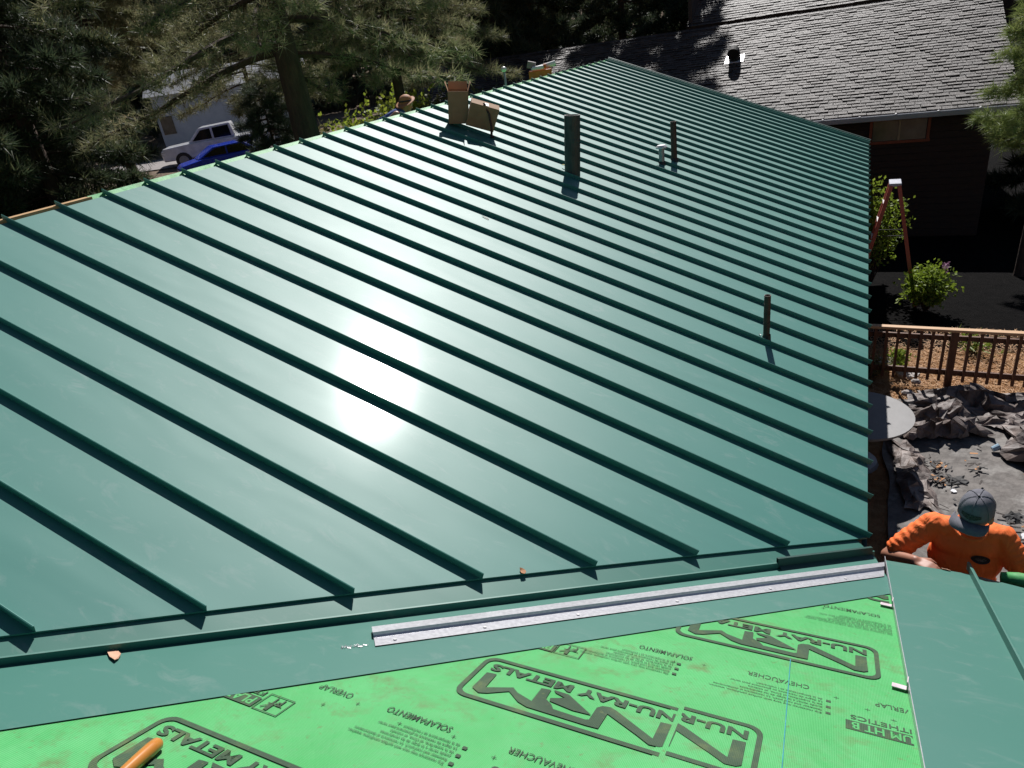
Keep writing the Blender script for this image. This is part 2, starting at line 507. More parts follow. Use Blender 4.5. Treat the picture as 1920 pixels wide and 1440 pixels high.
# valley line of the pan ends, plan: x - y = 5.22 .. 5.33
def vx(y):   # x where the pan end line crosses this y
    t = (y + 2.513) / 2.917
    return y + 5.222 + .10 * max(0, min(1.2, t)) ** 2
def smax(y):
    return min(L, vx(y) / CA)
proto_rib = None
YR0 = -5.4
k0 = -14
for k in range(k0, 35):
    ya = k * D; yb = min(ya + D, GY)
    if yb - ya < .05: continue
    if vx(ya + D) <= .05: continue
    a0 = max(.03, 0)
    pts = []
    # outline in (s, y): ridge edge then lower edge following valley / eave
    sa, sb = smax(ya), smax(yb)
    if sa < .1 and sb < .1: continue
    low = [(sb, yb)]
    if sb >= L and sa < L:
        # corner where valley line meets the eave
        yl, yh = ya, yb
        for _ in range(30):
            ym = (yl + yh) / 2
            if smax(ym) >= L: yh = ym
            else: yl = ym
        low.append((L, yh))
    sa_ = max(sa, .04)
    low.append((sa_, ya))
    poly = [(a0, ya), (a0, yb)] + low
    n = len(poly)
    jit = (random.random() - .5) * .0015
    top = [mp(s, y, 0 + jit) for s, y in poly]
    bot = [mp(s, y, -.010) for s, y in poly]
    fs = [tuple(range(n))[::-1], tuple(range(n, 2 * n))] + [(i, n + i, n + (i + 1) % n, (i + 1) % n)[::-1] for i in range(n)]
    pan = hpart(mesh_obj('roof_panel', top + bot, fs, M_ROOF))
    # standing seam on the near edge
    send = sa + (.012 if sa < L else .018)
    if sa > .15:
        rb = MB()
        prof = [(0.0, 0), (0.0, .041), (-.003, .043), (-.007, .041), (-.0075, .024), (-.003, .022), (-.003, 0)]
        prof = [(y_ + .0, z_) for y_, z_ in prof]
        s0 = -.02; s1 = send
        vs = [mp(s0, ya + p[0] + .007, p[1] + jit) for p in prof] + [mp(s1, ya + p[0] + .007, p[1] + jit) for p in prof]
        m_ = len(prof)
        fs = [(i, (i + 1) % m_, m_ + (i + 1) % m_, m_ + i) for i in range(m_)] + [tuple(range(m_))[::-1], tuple(range(m_, 2 * m_))]
        r_ = mesh_obj('standing_seam', vs, fs, M_ROOF)
        r_.parent = pan
# ridge: underlayment turned over the edge, then bare sheathing at the near end
mb = MB()
def strip_ridge(y0, y1, matr, name, wv=.03):
    b_ = MB(); n_ = max(2, int((y1 - y0) / .2))
    vs = []; fs = []
    for i in range(n_ + 1):
        y = y0 + (y1 - y0) * i / n_
        j = (noise.noise(Vector((0, y * 3.1, 0))) * .008)
        vs += [mp(wv + .02, y, -.012), mp(-.03 + j, y, .004 + j * .3), Vector((-.10, y, PAN - .10)) + Vector((0, 0, 0))]
    for i in range(n_):
        for q in range(2):
            fs.append((i * 3 + q, i * 3 + q + 1, i * 3 + q + 4, i * 3 + q + 3))
    return hpart(mesh_obj(name, vs, fs, matr))
strip_ridge(.28, 13.9, M_UNDER, 'ridge_underlayment', .03)
o = MB().box((-.045, -2.46, -.055), (.09, 5.5, .05)).build('ridge_board', M_WOODN); hpart(o)
# back slope
bs = [Vector((-.03, -5.2, -.05)), Vector((-.03, 14.0, -.05)), Vector((-6.0, 14.0, -.05 - 5.97 * TA)), Vector((-6.0, -5.2, -.05 - 5.97 * TA))]
bsd = [v - Vector((0, 0, .12)) for v in bs]
hpart(mesh_obj('back_slope', bs + bsd, [(0, 1, 2, 3), (7, 6, 5, 4), (0, 4, 5, 1), (1, 5, 6, 2), (2, 6, 7, 3), (3, 7, 4, 0)], M_UNDER))
# decking under the metal, fascia, gable trim
dk = [mp(0.0, -5.0, -.03), mp(L - .02, .30, -.03), mp(L - .02, 13.98, -.03), mp(0.0, 13.98, -.03)]
dk2 = [v - NM * .10 for v in dk]
hpart(mesh_obj('roof_deck', dk + dk2, [(0, 1, 2, 3), (7, 6, 5, 4), (0, 4, 5, 1), (1, 5, 6, 2), (2, 6, 7, 3), (3, 7, 4, 0)], M_DECK))
hpart(MB().box((5.70, 7.1, -2.46), (.03, 13.8, .16)).build('eave_fascia', M_TRIM))
rk = MB()
rk.bar(mp(-.02, GY + .015, .018), mp(L + .02, GY + .015, .018), .07, .09, NM)
hpart(rk.build('gable_trim', M_TRIM))
rk = MB(); rk.bar(mp(-.01, GY - .045, .03), mp(L + .01, GY - .045, .03), .03, .035, NM)
hpart(rk.build('gable_cleat', M_ROOF))
# walls
wl = MB()
wl.box((5.28, 7.0, -3.55), (.14, 13.2, 2.2))
wl.box((-.3, 13.6, -3.5), (11.0, .14, 2.2))
wl.box((-5.6, 7.0, -3.55), (.14, 13.2, 2.2))
hpart(wl.build('wall', M_BLACKWALL))
gt = MB(); gt.prism([(5.3, -2.4), (0, -.25), (-5.5, -2.4)], .12, Matrix(((1, 0, 0, 0), (0, 0, 1, 13.54), (0, 1, 0, 0), (0, 0, 0, 1))))
hpart(gt.build('gable_wall', M_BLACKWALL))

# ---- valley metal (centre line x - y ~ 5.37..5.47)
def vcen(t):
    return Vector((2.791, -2.58, -1.179)).lerp(Vector((5.735, .258, -2.36)), t)
T0 = -.95
def vstrip(name, offs, fun, mat_, t1=1.0, th=.003):
    """sheet between two plan offsets from the valley centre"""
cen_a = vcen(T0); cen_b = vcen(1.005)
vd = (cen_b - cen_a).normalized()
def onmain(x, y, h): return Vector((x, y, (-x * TA) + (PAN + h) / CA))
def onwing(x, y, h): return Vector((x, y, -(y + V2) * .41655 + h / math.cos(AW)))
# main side
NV = 24
vs = []; fs = []
for i in range(NV + 1):
    c = cen_a.lerp(cen_b, i / NV)
    zc = c.z
    a = onmain(c.x - .22, c.y + .22, -.014) if True else None
    if a.x > 5.70: a = onmain(5.70, a.y, -.014)
    vs += [a, Vector((c.x - .030, c.y + .030, 0)), Vector((c.x - .004, c.y + .004, 0)), Vector((c.x + .002, c.y - .002, 0)), Vector((c.x + .004, c.y - .004, 0)), Vector((0, 0, 0))]
    n0 = i * 6
    vs[n0 + 1].z = onmain(vs[n0 + 1].x, vs[n0 + 1].y, -.014).z
    vs[n0 + 2].z = zc + .044
    vs[n0 + 3].z = zc + .044
    vs[n0 + 4].z = onwing(vs[n0 + 4].x, vs[n0 + 4].y, .006).z
    e = .315
    ex, ey = c.x + e - .02, c.y - e
    if ex > 5.80: ey -= 0; ex = 5.80
    vs[n0 + 5] = onwing(ex, ey, .006)
for i in range(NV):
    for q in range(5):
        fs.append((i * 6 + q, i * 6 + q + 1, i * 6 + q + 7, i * 6 + q + 6))
vm = hpart(mesh_obj('valley_flashing', vs, fs, M_VAL))
# corner piece of the valley sheet at the eave
# z-closure strip, galvanised, screwed along the wing side of the valley
def zpt(t, off, h):
    """t 0..1 along the strip, off 0..1 across"""
    a0 = Vector((3.800, -1.758)); a1 = Vector((3.893, -1.856))
    b0 = Vector((5.795, .14)); b1 = Vector((5.786, -.045))
    p0 = a0.lerp(b0, t); p1 = a1.lerp(b1, t); p = p0.lerp(p1, off)
    return onwing(p.x, p.y, h)
prof = [(0, .009), (.02, .030), (.42, .032), (.46, .020), (.52, .012), (1, .011)]
vs = []; fs = []
NS = 20
for i in range(NS + 1):
    for (o_, h_) in prof: vs.append(zpt(i / NS, o_, h_ + noise.noise(Vector((i * .9, 0, 3))) * .0012))
for i in range(NS):
    for q in range(len(prof) - 1):
        n0 = i * len(prof) + q
        fs.append((n0, n0 + len(prof), n0 + len(prof) + 1, n0 + 1))
zc = hpart(mesh_obj('galvanised_closure', vs, fs, M_GALV))
for t in (.03, .17, .33, .52, .72, .90):
    sc_ = MB(); p = zpt(t, .8, .012); sc_.tube([p, p + NW * .004], .008, 8)
    o = sc_.build('screw', M_CAPW); o.parent = zc
# offcut channel lying over the valley rib near the eave
ch = MB()
pa = Vector((5.262, -.200)); pb = Vector((5.738, .262))
for (o_, h0, h1, w0) in ((0, .0, .055, .004),):
    A_ = onwing(pa.x, pa.y, .012); B_ = onwing(pb.x, pb.y, .012)
    side = Vector((.62, -.66, 0)).normalized()
    vs = []
    pr = [(-.015, .0), (-.015, .058), (.0, .060), (.006, .012), (.034, .004)]
    for P_ in (A_, B_):
        for (q, h) in pr: vs.append(P_ + side * q + Vector((0, 0, h)))
    m_ = len(pr)
    fs = [(i, i + 1, m_ + i + 1, m_ + i) for i in range(m_ - 1)]
    o = mesh_obj('cleat_channel', vs, fs, M_TRIM)
    sm = o.modifiers.new('thick', 'SOLIDIFY'); sm.thickness = .002
    hpart(o)

# ---- wing panels at right
wing_ends = [(5.80, .225, 6.21, .222), (6.21, .222, 6.615, .07), (6.615, .07, 7.02, -.02), (7.02, -.02, 7.43, -.05)]
for i, (ua, wa, ub, wb) in enumerate(wing_ends):
    poly = [(ua, -5.6), (ub, -5.6), (ub, wb), (ua, wa)]
    top = [wp(u, w_, .014) for u, w_ in poly]; bot = [wp(u, w_, .003) for u, w_ in poly]
    # small hemmed lip at the eave
    pn = hpart(mesh_obj('wing_roof_panel', top + bot, [(0, 1, 2, 3), (7, 6, 5, 4), (0, 4, 5, 1), (1, 5, 6, 2), (2, 6, 7, 3), (3, 7, 4, 0)], M_VAL))
    if i == 0:
        b_ = MB(); b_.bar(wp(ua + .001, -5.6, .022), wp(ua + .001, wa, .022), .003, .030, NW)
        o = b_.build('panel_leg', M_GALV); o.parent = pn
    else:
        prof = [(0, 0), (.0, .040), (.006, .042), (.013, .0415), (.015, .030), (.004, .029), (.004, 0)]
        vs = [wp(ua + p[0], -5.6, p[1] + .014) for p in prof] + [wp(ua + p[0], wa + .09 * (i == 1), p[1] + .014) for p in prof]
        m_ = 7
        o = mesh_obj('standing_seam', vs, [(j, m_ + j, m_ + (j + 1) % m_, (j + 1) % m_) for j in range(m_)] + [tuple(range(m_)), tuple(range(m_, 2 * m_))[::-1]], M_VAL)
        o.parent = pn
# clips under the open panel leg
for wv_ in (-.47, -1.30, -2.2):
    c_ = MB(); c_.box((0, 0, 0), (.048, .032, .003), Matrix.Identity(3))
    o = c_.build('panel_clip', mat('clip_steel', (.75, .62, .66), (.6, .5, .55), 30, .4, .2) if wv_ == -.47 else bpy.data.materials['clip_steel'])
    rotm = Matrix((( 1, 0, 0), (0, WD.y, NW.y), (0, WD.z, NW.z)))
    o.matrix_world = Matrix.Translation(wp(5.772, wv_ - .01, .012)) @ (rotm @ Matrix.Rotation(-.12, 3, 'Z')).to_4x4()
    o.parent = house; o.matrix_parent_inverse = HI
    c_ = MB(); c_.box((0, 0, 0), (.004, .05, .03))
    o2 = c_.build('clip_tab', bpy.data.materials['clip_steel']); o2.parent = o; o2.location = (.026, .015, .014)
# wing deck, walls
wd = [wp(-.2, -5.9, -.004), wp(9.0, -5.9, -.004), wp(9.0, .02, -.004), wp(5.74, .05, -.004), wp(5.74, -.0, -.004)]
wdv = [wp(0.0, -5.75, -.006), wp(9.0, -5.75, -.006), wp(9.0, -.10, -.006), wp(5.72, -.10, -.006), wp(5.4, -.2, -.006)]
lo_ = [v - NW * .1 for v in wdv]; n = 5
hpart(mesh_obj('wing_deck', wdv + lo_, [tuple(range(n)), tuple(range(n, 2 * n))[::-1]] + [(i, n + i, n + (i + 1) % n, (i + 1) % n) for i in range(n)], M_DECK))
bk = [wp(0, -5.75, -.01), wp(9, -5.75, -.01), Vector((9, -11.2, -2.4)), Vector((0, -11.2, -2.4))]
lo_ = [v - Vector((0, 0, .1)) for v in bk]
hpart(mesh_obj('wing_back_slope', bk + lo_, [(3, 2, 1, 0), (4, 5, 6, 7), (0, 1, 5, 4), (1, 2, 6, 5), (2, 3, 7, 6), (3, 0, 4, 7)], M_DECK))
wl = MB(); wl.box((7.1, -.45, -3.6), (3.6, .14, 2.1)); wl.box((8.8, -5.6, -3.6), (.14, 10.2, 2.1))
hpart(wl.build('wing_wall', M_BLACKWALL))
hpart(MB().box((7.4, -.12, -2.36), (3.2, .03, .16)).build('wing_fascia', M_TRIM))

# ---- underlayment courses
def sheet(name, poly, h, sub=None):
    """thin sheet on the wing slope"""
    n = len(poly)
    top = [wp(u, w_, h) for u, w_ in poly]; bot = [wp(u, w_, h - .0015) for u, w_ in poly]
    return hpart(mesh_obj(name, top + bot, [tuple(range(n)), tuple(range(n, 2 * n))[::-1]] + [(i, n + i, n + (i + 1) % n, (i + 1) % n) for i in range(n)], M_UNDER))
ul1 = sheet('underlayment_sheet', [(-.5, -5.8), (5.11, -5.8), (5.06, -1.50), (5.10, -1.45), (5.8, -1.45), (5.8, -.10), (5.6, -.28), (2.0, -4.2)], .001)
ul2 = sheet('underlayment_sheet', [(5.115, -5.8), (5.80, -5.8), (5.80, -1.44), (5.035, -1.44), (5.035, -1.505)], .0035)
HP_ = .0048   # print height
PRINT = []
LP = [(0.041, 0.154), (0.08, 0.16), (0.084, 0.06), (0.174, 0.108), (0.201, 0.085), (0.266, 0.061), (0.265, 0.154), (0.301, 0.160), (0.305, 0.098), (0.335, 0.076), (0.352, 0.052), (0.47, 0.048), (0.481, 0.054), (0.482, 0.134), (0.497, 0.153), (0.524, 0.159), (0.547, 0.149), (0.697, 0.055), (0.699, 0.157), (0.74, 0.161), (0.742, 0.035), (0.726, 0.022), (0.693, 0.018), (0.644, 0.049), (0.526, 0.116), (0.524, 0.021), (0.483, 0.018), (0.265, 0.020), (0.225, 0.034), (0.171, 0.078), (0.107, 0.030), (0.078, 0.018), (0.042, 0.038)]
LA = [(0.31, 0.165), (0.367, 0.163), (0.48, 0.082), (0.413, 0.077), (0.322, 0.092), (0.317, 0.110), (0.340, 0.122), (0.362, 0.137), (0.322, 0.150)]

def rrect(x0, y0, x1, y1, r, n=5):
    out = []
    for cx, cy, a in ((x1 - r, y1 - r, 0), (x0 + r, y1 - r, PI / 2), (x0 + r, y0 + r, PI), (x1 - r, y0 + r, 3 * PI / 2)):
        for i in range(n + 1):
            q = a + PI / 2 * i / n
            out.append((cx + r * math.cos(q), cy + r * math.sin(q)))
    return out

class Ink:
    def __init__(s): s.v = []; s.f = []
    def poly(s, pts, clip=None):
        n = len(s.v); s.v += pts; s.f.append(list(range(n, n + len(pts))))
    def ring(s, a, b):
        n = len(s.v); k = len(a); s.v += a + b
        for i in range(k):
            j = (i + 1) % k
            s.f.append([n + i, n + j, n + k + j, n + k + i])
    def stroke(s, a, b, w_):
        dx, dy = b[0] - a[0], b[1] - a[1]; l = math.hypot(dx, dy); nx, ny = -dy / l * w_ / 2, dx / l * w_ / 2
        s.poly([(a[0] + nx, a[1] + ny), (b[0] + nx, b[1] + ny), (b[0] - nx, b[1] - ny), (a[0] - nx, a[1] - ny)])
    def build(s, name, clipf=None, h=HP_, parent=ul1):
        bm = bmesh.new()
        vv = [bm.verts.new((p[0], p[1], 0)) for p in s.v]
        for f in s.f:
            try: bm.faces.new([vv[i] for i in f])
            except ValueError: pass
        if clipf:
            for (co, no) in clipf:
                bmesh.ops.bisect_plane(bm, geom=bm.verts[:] + bm.edges[:] + bm.faces[:], plane_co=(*co, 0), plane_no=(*no, 0), clear_outer=True)
        bmesh.ops.triangulate(bm, faces=bm.faces[:])
        for v in bm.verts:
            p = wp(v.co.x, v.co.y, h); v.co = p
        for f in bm.faces:
            f.normal_update()
            if f.normal.z < 0: f.normal_flip()
        me = bpy.data.meshes.new(name); bm.to_mesh(me); bm.free()
        me.materials.append(M_INK)
        if not len(me.polygons): return None
        o = link(bpy.data.objects.new(name, me)); o.parent = parent
        return o

def text_faces(body, x0, x1, y0, y1, ink, bold=.02, upside=True, h=None):
    """set lettering into the box (u x0..x1, w y0..y1), read from the eave side"""
    cu = bpy.data.curves.new('t', 'FONT'); cu.body = body; cu.size = 1; cu.offset = bold; cu.resolution_u = 3
    ob = bpy.data.objects.new('t', cu); link(ob)
    dg = bpy.context.evaluated_depsgraph_get()
    me = bpy.data.meshes.new_from_object(ob.evaluated_get(dg))
    xs = [v.co.x for v in me.vertices]; ys = [v.co.y for v in me.vertices]
    ax, bx, ay, by = min(xs), max(xs), min(ys), max(ys)
    n = len(ink.v)
    for v in me.vertices:
        fx = (v.co.x - ax) / (bx - ax); fy = (v.co.y - ay) / (by - ay)
        if upside: fx, fy = 1 - fx, 1 - fy
        ink.v.append((x0 + (x1 - x0) * fx, y0 + (y1 - y0) * fy))
    for p in me.polygons: ink.f.append([n + i for i in p.vertices])
    bpy.data.objects.remove(ob); bpy.data.curves.remove(cu); bpy.data.meshes.remove(me)

def logo(u0, w0, clip=None, name='printed_logo', parent=ul1, h=HP_):
    k = Ink()
    k.poly([(u0 + a, w0 + b) for a, b in LP]); k.poly([(u0 + a, w0 + b) for a, b in LA])
    k.ring(rrect(u0 - .008, w0 - .026, u0 + .786, w0 + .270, .05), rrect(u0 + .010, w0 - .006, u0 + .768, w0 + .252, .038))
    text_faces('NU-RAY METALS', u0 + .038, u0 + .742, w0 + .178, w0 + .228, k, .035)
    # sit inside: the words run along the wider (eave) edge of the frame
    k.build(name, clip, h, parent)

CUTL = [((5.065, 0), (1, 0))]           # keep u < 5.065
CUTR = [((5.082, 0), (-1, 0))]
EDGE = [((5.79, 0), (1, 0))]
logo(4.930, -1.262, EDGE)
logo(4.330, -2.118, CUTL)
logo(4.560, -2.100, CUTR + EDGE, parent=ul2, h=HP_ + .0012)
logo(3.590, -2.972)
logo(2.990, -3.830); logo(4.12, -3.83, CUTL)
logo(5.690, -.405, EDGE)
row1, row2, row3 = -1.475, -2.335, -3.19
for (s_, a, b, w_) in (('SOLAPAMIENTO', 4.825, 5.040, row1), ('CHEVAUCHER', 5.250, 5.469, row1), ('OVERLAP', 5.686, 5.825, row1), ('OVERLAP', 4.523, 4.66, row1),
                       ('OVERLAP', 3.895, 4.036, row2), ('SOLAPAMIENTO', 4.187, 4.437, row2), ('CHEVAUCHER', 4.642, 4.870, row2),
                       ('OVERLAP', 3.2, 3.34, row3), ('SOLAPAMIENTO', 3.5, 3.75, row3), ('CHEVAUCHER', 3.96, 4.18, row3), ('OVERLAP', 5.27, 5.42, row3 + .6),
                       ('SOLAPAMIENTO', 5.50, 5.74, -.628), ('CHEVAUCHER', 5.18, 5.40, -.628)):
    k = Ink(); text_faces(s_, a, b, w_ - .014, w_ + .016, k, .004); k.build('overlap_lettering', EDGE)
# fine print blocks
FINE = ['Slip resistance may vary with surface conditions, weather,', 'footwear and roof pitch. La resistencia al deslizamiento', 'puede variar a lo largo de las condiciones', 'de la superficie, el clima, el calzado', 'Le degre de resistance au glissement peut varier', 'de la temperature et l inclinaison']
for (a, b, w0) in ((4.14, 4.50, -2.375), (5.13, 5.515, -1.520), (4.62, 4.98, -1.52), (5.42, 5.78, -.70), (3.45, 3.82, -3.23)):
    k = Ink()
    for i, t in enumerate(FINE[::-1]):
        ln = len(t) / 58.0
        text_faces(t, b - (b - a) * ln, b, w0 - .0155 - i * .0195 - .006, w0 - i * .0195 - .006, k, .006)
    for i in range(3):
        w_ = w0 - .012 - i * .042
        k.poly([(b + .012, w_ - .014), (b + .028, w_ - .014), (b + .028, w_), (b + .012, w_)])
    o = k.build('fine_print', EDGE); o['kind'] = 'stuff'
k = Ink()
for (u, w_) in ((4.08, -2.36), (4.27, -2.385), (4.46, -2.36), (4.62, -2.39), (4.86, -2.39), (5.09, -1.50), (5.36, -1.49), (5.56, -1.50), (5.66, -1.53), (4.98, -1.53), (3.98, -2.42), (5.5, -.66), (5.74, -1.56)):
    k.stroke((u - .009, w_), (u + .009, w_), .0022); k.stroke((u, w_ - .009), (u, w_ + .009), .0022)
o = k.build('nail_pattern_marks', EDGE); o['kind'] = 'stuff'

def banner(u1, wt, wb, length, body, sub, suba, name):
    """dark bar with knocked-out letters: bar strips + green letters on top"""
    k = Ink(); k.poly([(u1 - length, wb), (u1, wb), (u1, wt), (u1 - length, wt)])
    k.build(name, EDGE)
    g = Ink(); text_faces(body, u1 - length + .018, u1 - .012, wb + .007, wt - .007, g, .02)
    o = g.build(name + '_letters', EDGE, HP_ + .001)
    if o: o.data.materials[0] = M_UNDER; o['kind'] = 'stuff'
    if sub:
        s2 = Ink(); text_faces(sub, suba[0], suba[1], wt + .012, wt + .040, s2, .012); s2.build(name + '_subline', EDGE)
banner(5.955, -1.632, -1.690, .365, 'PLATINUM HT B', 'SYNTHETICS', (5.605, 5.865), 'product_banner')
banner(3.775, -2.492, -2.548, .39, 'PLATINUM HT', 'FT SYNTHETICS', (3.45, 3.765), 'product_banner')
banner(4.527, -1.640, -1.698, .39, 'PLATINUM HT', 'FT SYNTHETICS', (4.22, 4.515), 'product_banner')
for (u0, w0) in ((3.782, -2.550), (4.530, -1.697), (5.136, -.848)):
    uw, ww = .11, .095; k = Ink()
    k.ring([(u0, w0), (u0 + uw, w0), (u0 + uw, w0 + ww), (u0, w0 + ww)], [(u0 + .004, w0 + .004), (u0 + uw - .004, w0 + .004), (u0 + uw - .004, w0 + ww - .004), (u0 + .004, w0 + ww - .004)])
    k.stroke((u0 + .02, w0 + .02), (u0 + .055, w0 + .06), .005); k.stroke((u0 + .055, w0 + .06), (u0 + .09, w0 + .045), .004)
    text_faces('FT', u0 + .03, u0 + .08, w0 + .045, w0 + .085, k, .01)
    k.poly([(u0 + .04, w0 + .012), (u0 + .056, w0 + .012), (u0 + .056, w0 + .05), (u0 + .04, w0 + .05)])
    k.build('maker_mark', EDGE)
k = Ink(); text_faces('SYNTHETICS', 4.635, 4.98, -2.47, -2.425, k, .012); k.build('overlap_lettering', CUTL)
# chalk snap line
k = Ink(); k.stroke((5.392, -1.28), (5.425, -2.4), .003); o = k.build('chalk_line', None, HP_ + .002)
o.data.materials[0] = mat('blue_chalk', (.05, .30, .35), None, 30, .9)

# metal shavings on the valley sheet
sh = MB()
for i in range(26):
    u = 3.782 + .08 * random.random(); t = (u - 3.782) / .084
    w_ = -2.088 + .072 * t + random.gauss(0, .006)
    p = wp(u, w_, .010); d_ = Vector((random.gauss(0, 1), random.gauss(0, 1), random.random() * .6)).normalized() * .007
    sh.bar(p - d_, p + d_, .002, .001)
tag(sh.build('metal_shavings', M_CAPW), 'bright curl of metal shavings on green valley beside the galvanised strip', 'shavings', kind='stuff')
# leaves and chips lying on the metal
M_LEAF = mat('dry_leaf', (.46, .22, .10), (.36, .16, .07), 20, .7)
M_CHIP = mat('fresh_wood_chip', (.62, .36, .24), (.5, .28, .18), 20, .7)
def flake(P, nrm, size, matr, name, label, cat, seed=0):
    r_ = random.Random(seed)
    n = 7
    a = nrm.cross(Vector((.3, .8, .1))).normalized(); b = nrm.cross(a)
    pts = []
    for i in range(n):
        q = 2 * PI * i / n
        rr = (.75 + .5 * r_.random())
        pts.append(P + a * math.cos(q) * size[0] * rr / 2 + b * math.sin(q) * size[1] * rr / 2 + nrm * (.003 + .008 * r_.random()))
    vs = pts + [p + nrm * .0025 for p in pts]
    o = mesh_obj(name, vs, [tuple(range(n))[::-1], tuple(range(n, 2 * n))] + [(i, (i + 1) % n, n + (i + 1) % n, n + i) for i in range(n)], matr)
    tag(o, label, cat)
flake(wp(3.083, -2.556, .008), NW, (.12, .036), M_CHIP, 'wood_chip', 'pale pink wood splinter on the valley metal at lower left', 'wood chip', 1)
flake(onmain(4.155, -1.06, .0), NM, (.035, .03), M_LEAF, 'dry_leaf', 'small curled brown leaf just above the valley rib', 'leaf', 2)
flake(wp(4.335, -1.172, .010), NW, (.016, .014), M_LEAF, 'dry_leaf', 'tiny brown leaf crumb just below the valley rib', 'leaf', 3)

# hammer lying on the underlayment
hm = empty('hammer', wp(3.70, -2.83, .006), 'hammer with orange-varnished wooden handle on green underlayment at bottom left', 'hammer')
M_HAND = mat('varnished_hickory', (.62, .26, .05), (.5, .19, .035), 7, .3, sc=(1, 1, 1), coat=.4)
hb = MB()
pA = wp(3.706, -2.835, .022); pB = wp(3.788, -3.150, .022)
pts = [pA.lerp(pB, t) for t in (0, .03, .12, .3, .5, .75, 1)]
hb.tube(pts, [.014, .0205, .0225, .021, .018, .016, .016], 12)
o = hb.build('handle', M_HAND, smooth=True); o.parent = hm; o.matrix_parent_inverse = Matrix.Translation(hm.location).inverted()
hd = MB(); ax_ = (pB - pA).normalized(); sd_ = ax_.cross(NW).normalized()
hd.tube([pB - sd_ * .03 + NW * .004, pB + sd_ * .04 + NW * .004, pB + sd_ * .055 + NW * .004], [.012, .012, .016], 10)
hd.tube([pB - sd_ * .03 + NW * .004, pB - sd_ * .06 + NW * .0, pB - sd_ * .085 - NW * .008], [.012, .009, .003], 8)
o = hd.build('head', M_GREYM); o.parent = hm; o.matrix_parent_inverse = Matrix.Translation(hm.location).inverted()

# ------------------------------------------------------------------ roof pipes and things on the main roof
def hollow_pipe(name, base, h, r, m_, label, cap=None, flash=True, n=20):
    """open pipe standing on the slope, parts placed in world space"""
    e = empty(name, base, label, 'vent pipe')
    inv = Matrix.Translation(base).inverted()
    b = MB(); vs = []; fs = []
    ri = r * .86
    rows = [(r, -.25), (r, h * .55), (r * 1.03, h * .56), (r * 1.03, h * .60), (r, h * .61), (r, h), (ri, h), (ri, h - .5 * h)]
    for (q, z) in rows:
        for i in range(n):
            a = 2 * PI * i / n; vs.append(Vector(base) + Vector((q * math.cos(a), q * math.sin(a), z)))
    for j in range(len(rows) - 1):
        for i in range(n):
            fs.append((j * n + i, j * n + (i + 1) % n, (j + 1) * n + (i + 1) % n, (j + 1) * n + i))
    o = mesh_obj('pipe', vs, fs, m_, smooth=False); o.parent = e; o.matrix_parent_inverse = inv
    if flash:
        f = MB(); t = [Vector(base) - NM * .002, Vector(base) + NM * .02 + Vector((0, 0, .02))]
        f.tube(t, [r * 1.45, r * 1.05], n, cap=False); o = f.build('boot', M_BLACK); o.parent = e; o.matrix_parent_inverse = inv
    if cap:
        c_ = MB(); B = Vector(base); c_.tube([B + Vector((0, 0, h + .005)), B + Vector((0, 0, h + .02)), B + Vector((0, -.0, h + .045))], [cap, cap, cap * .7], 16)
        o = c_.build('rain_cap', M_CAPW); o.parent = e; o.matrix_parent_inverse = inv
    return e
fp_ = hollow_pipe('flue_pipe', onmain(2.275, 5.01, 0), .70, .098, M_DARKPIPE, 'thick dark flue pipe, tallest and widest pipe on the green roof', flash=False)
fp_.rotation_euler = (-.03, .085, 0)
hollow_pipe('vent_pipe', onmain(3.045, 7.25, 0), .555, .044, M_RUST, 'dark rusty vent pipe standing beside the short white-capped one')
hollow_pipe('capped_vent_pipe', onmain(2.955, 6.86, 0), .215, .040, M_GREYM, 'short grey vent pipe with round white cap', cap=.082)
hollow_pipe('vent_pipe', onmain(4.888, 2.556, 0), .40, .028, M_RUST, 'thin dark pipe standing alone near the right eave')
# bits of sealant at the pipe bases
for (x, y, l_) in ((4.83, 2.56, 'white crumb left of the base of the thin lone pipe'), (4.99, 2.50, 'white crumb right of the base of the thin lone pipe')):
    flake(onmain(x, y, 0), NM, (.022, .018), M_CAPW, 'sealant_crumb', l_, 'crumb', int(x * 100))
for (x, y, l_, sd) in ((4.95, 1.62, 'tan speck of leaf on the panel below the lone pipe', 5), (5.30, 2.9, 'tan leaf speck near the eave right of the lone pipe', 6)):
    flake(onmain(x, y, 0), NM, (.035, .022), M_CHIP, 'leaf_speck', l_, 'leaf', sd)
tape = MB(); tape.box((0, 0, 0), (.07, .02, .008)); 
o = tape.build('yellow_tape', mat('yellow_tape_plastic', (.7, .6, .15), None, 8, .5)); o.location = onmain(2.14, 5.12, .045); tag(o, 'scrap of yellow tape at the foot of the thick flue pipe', 'tape')

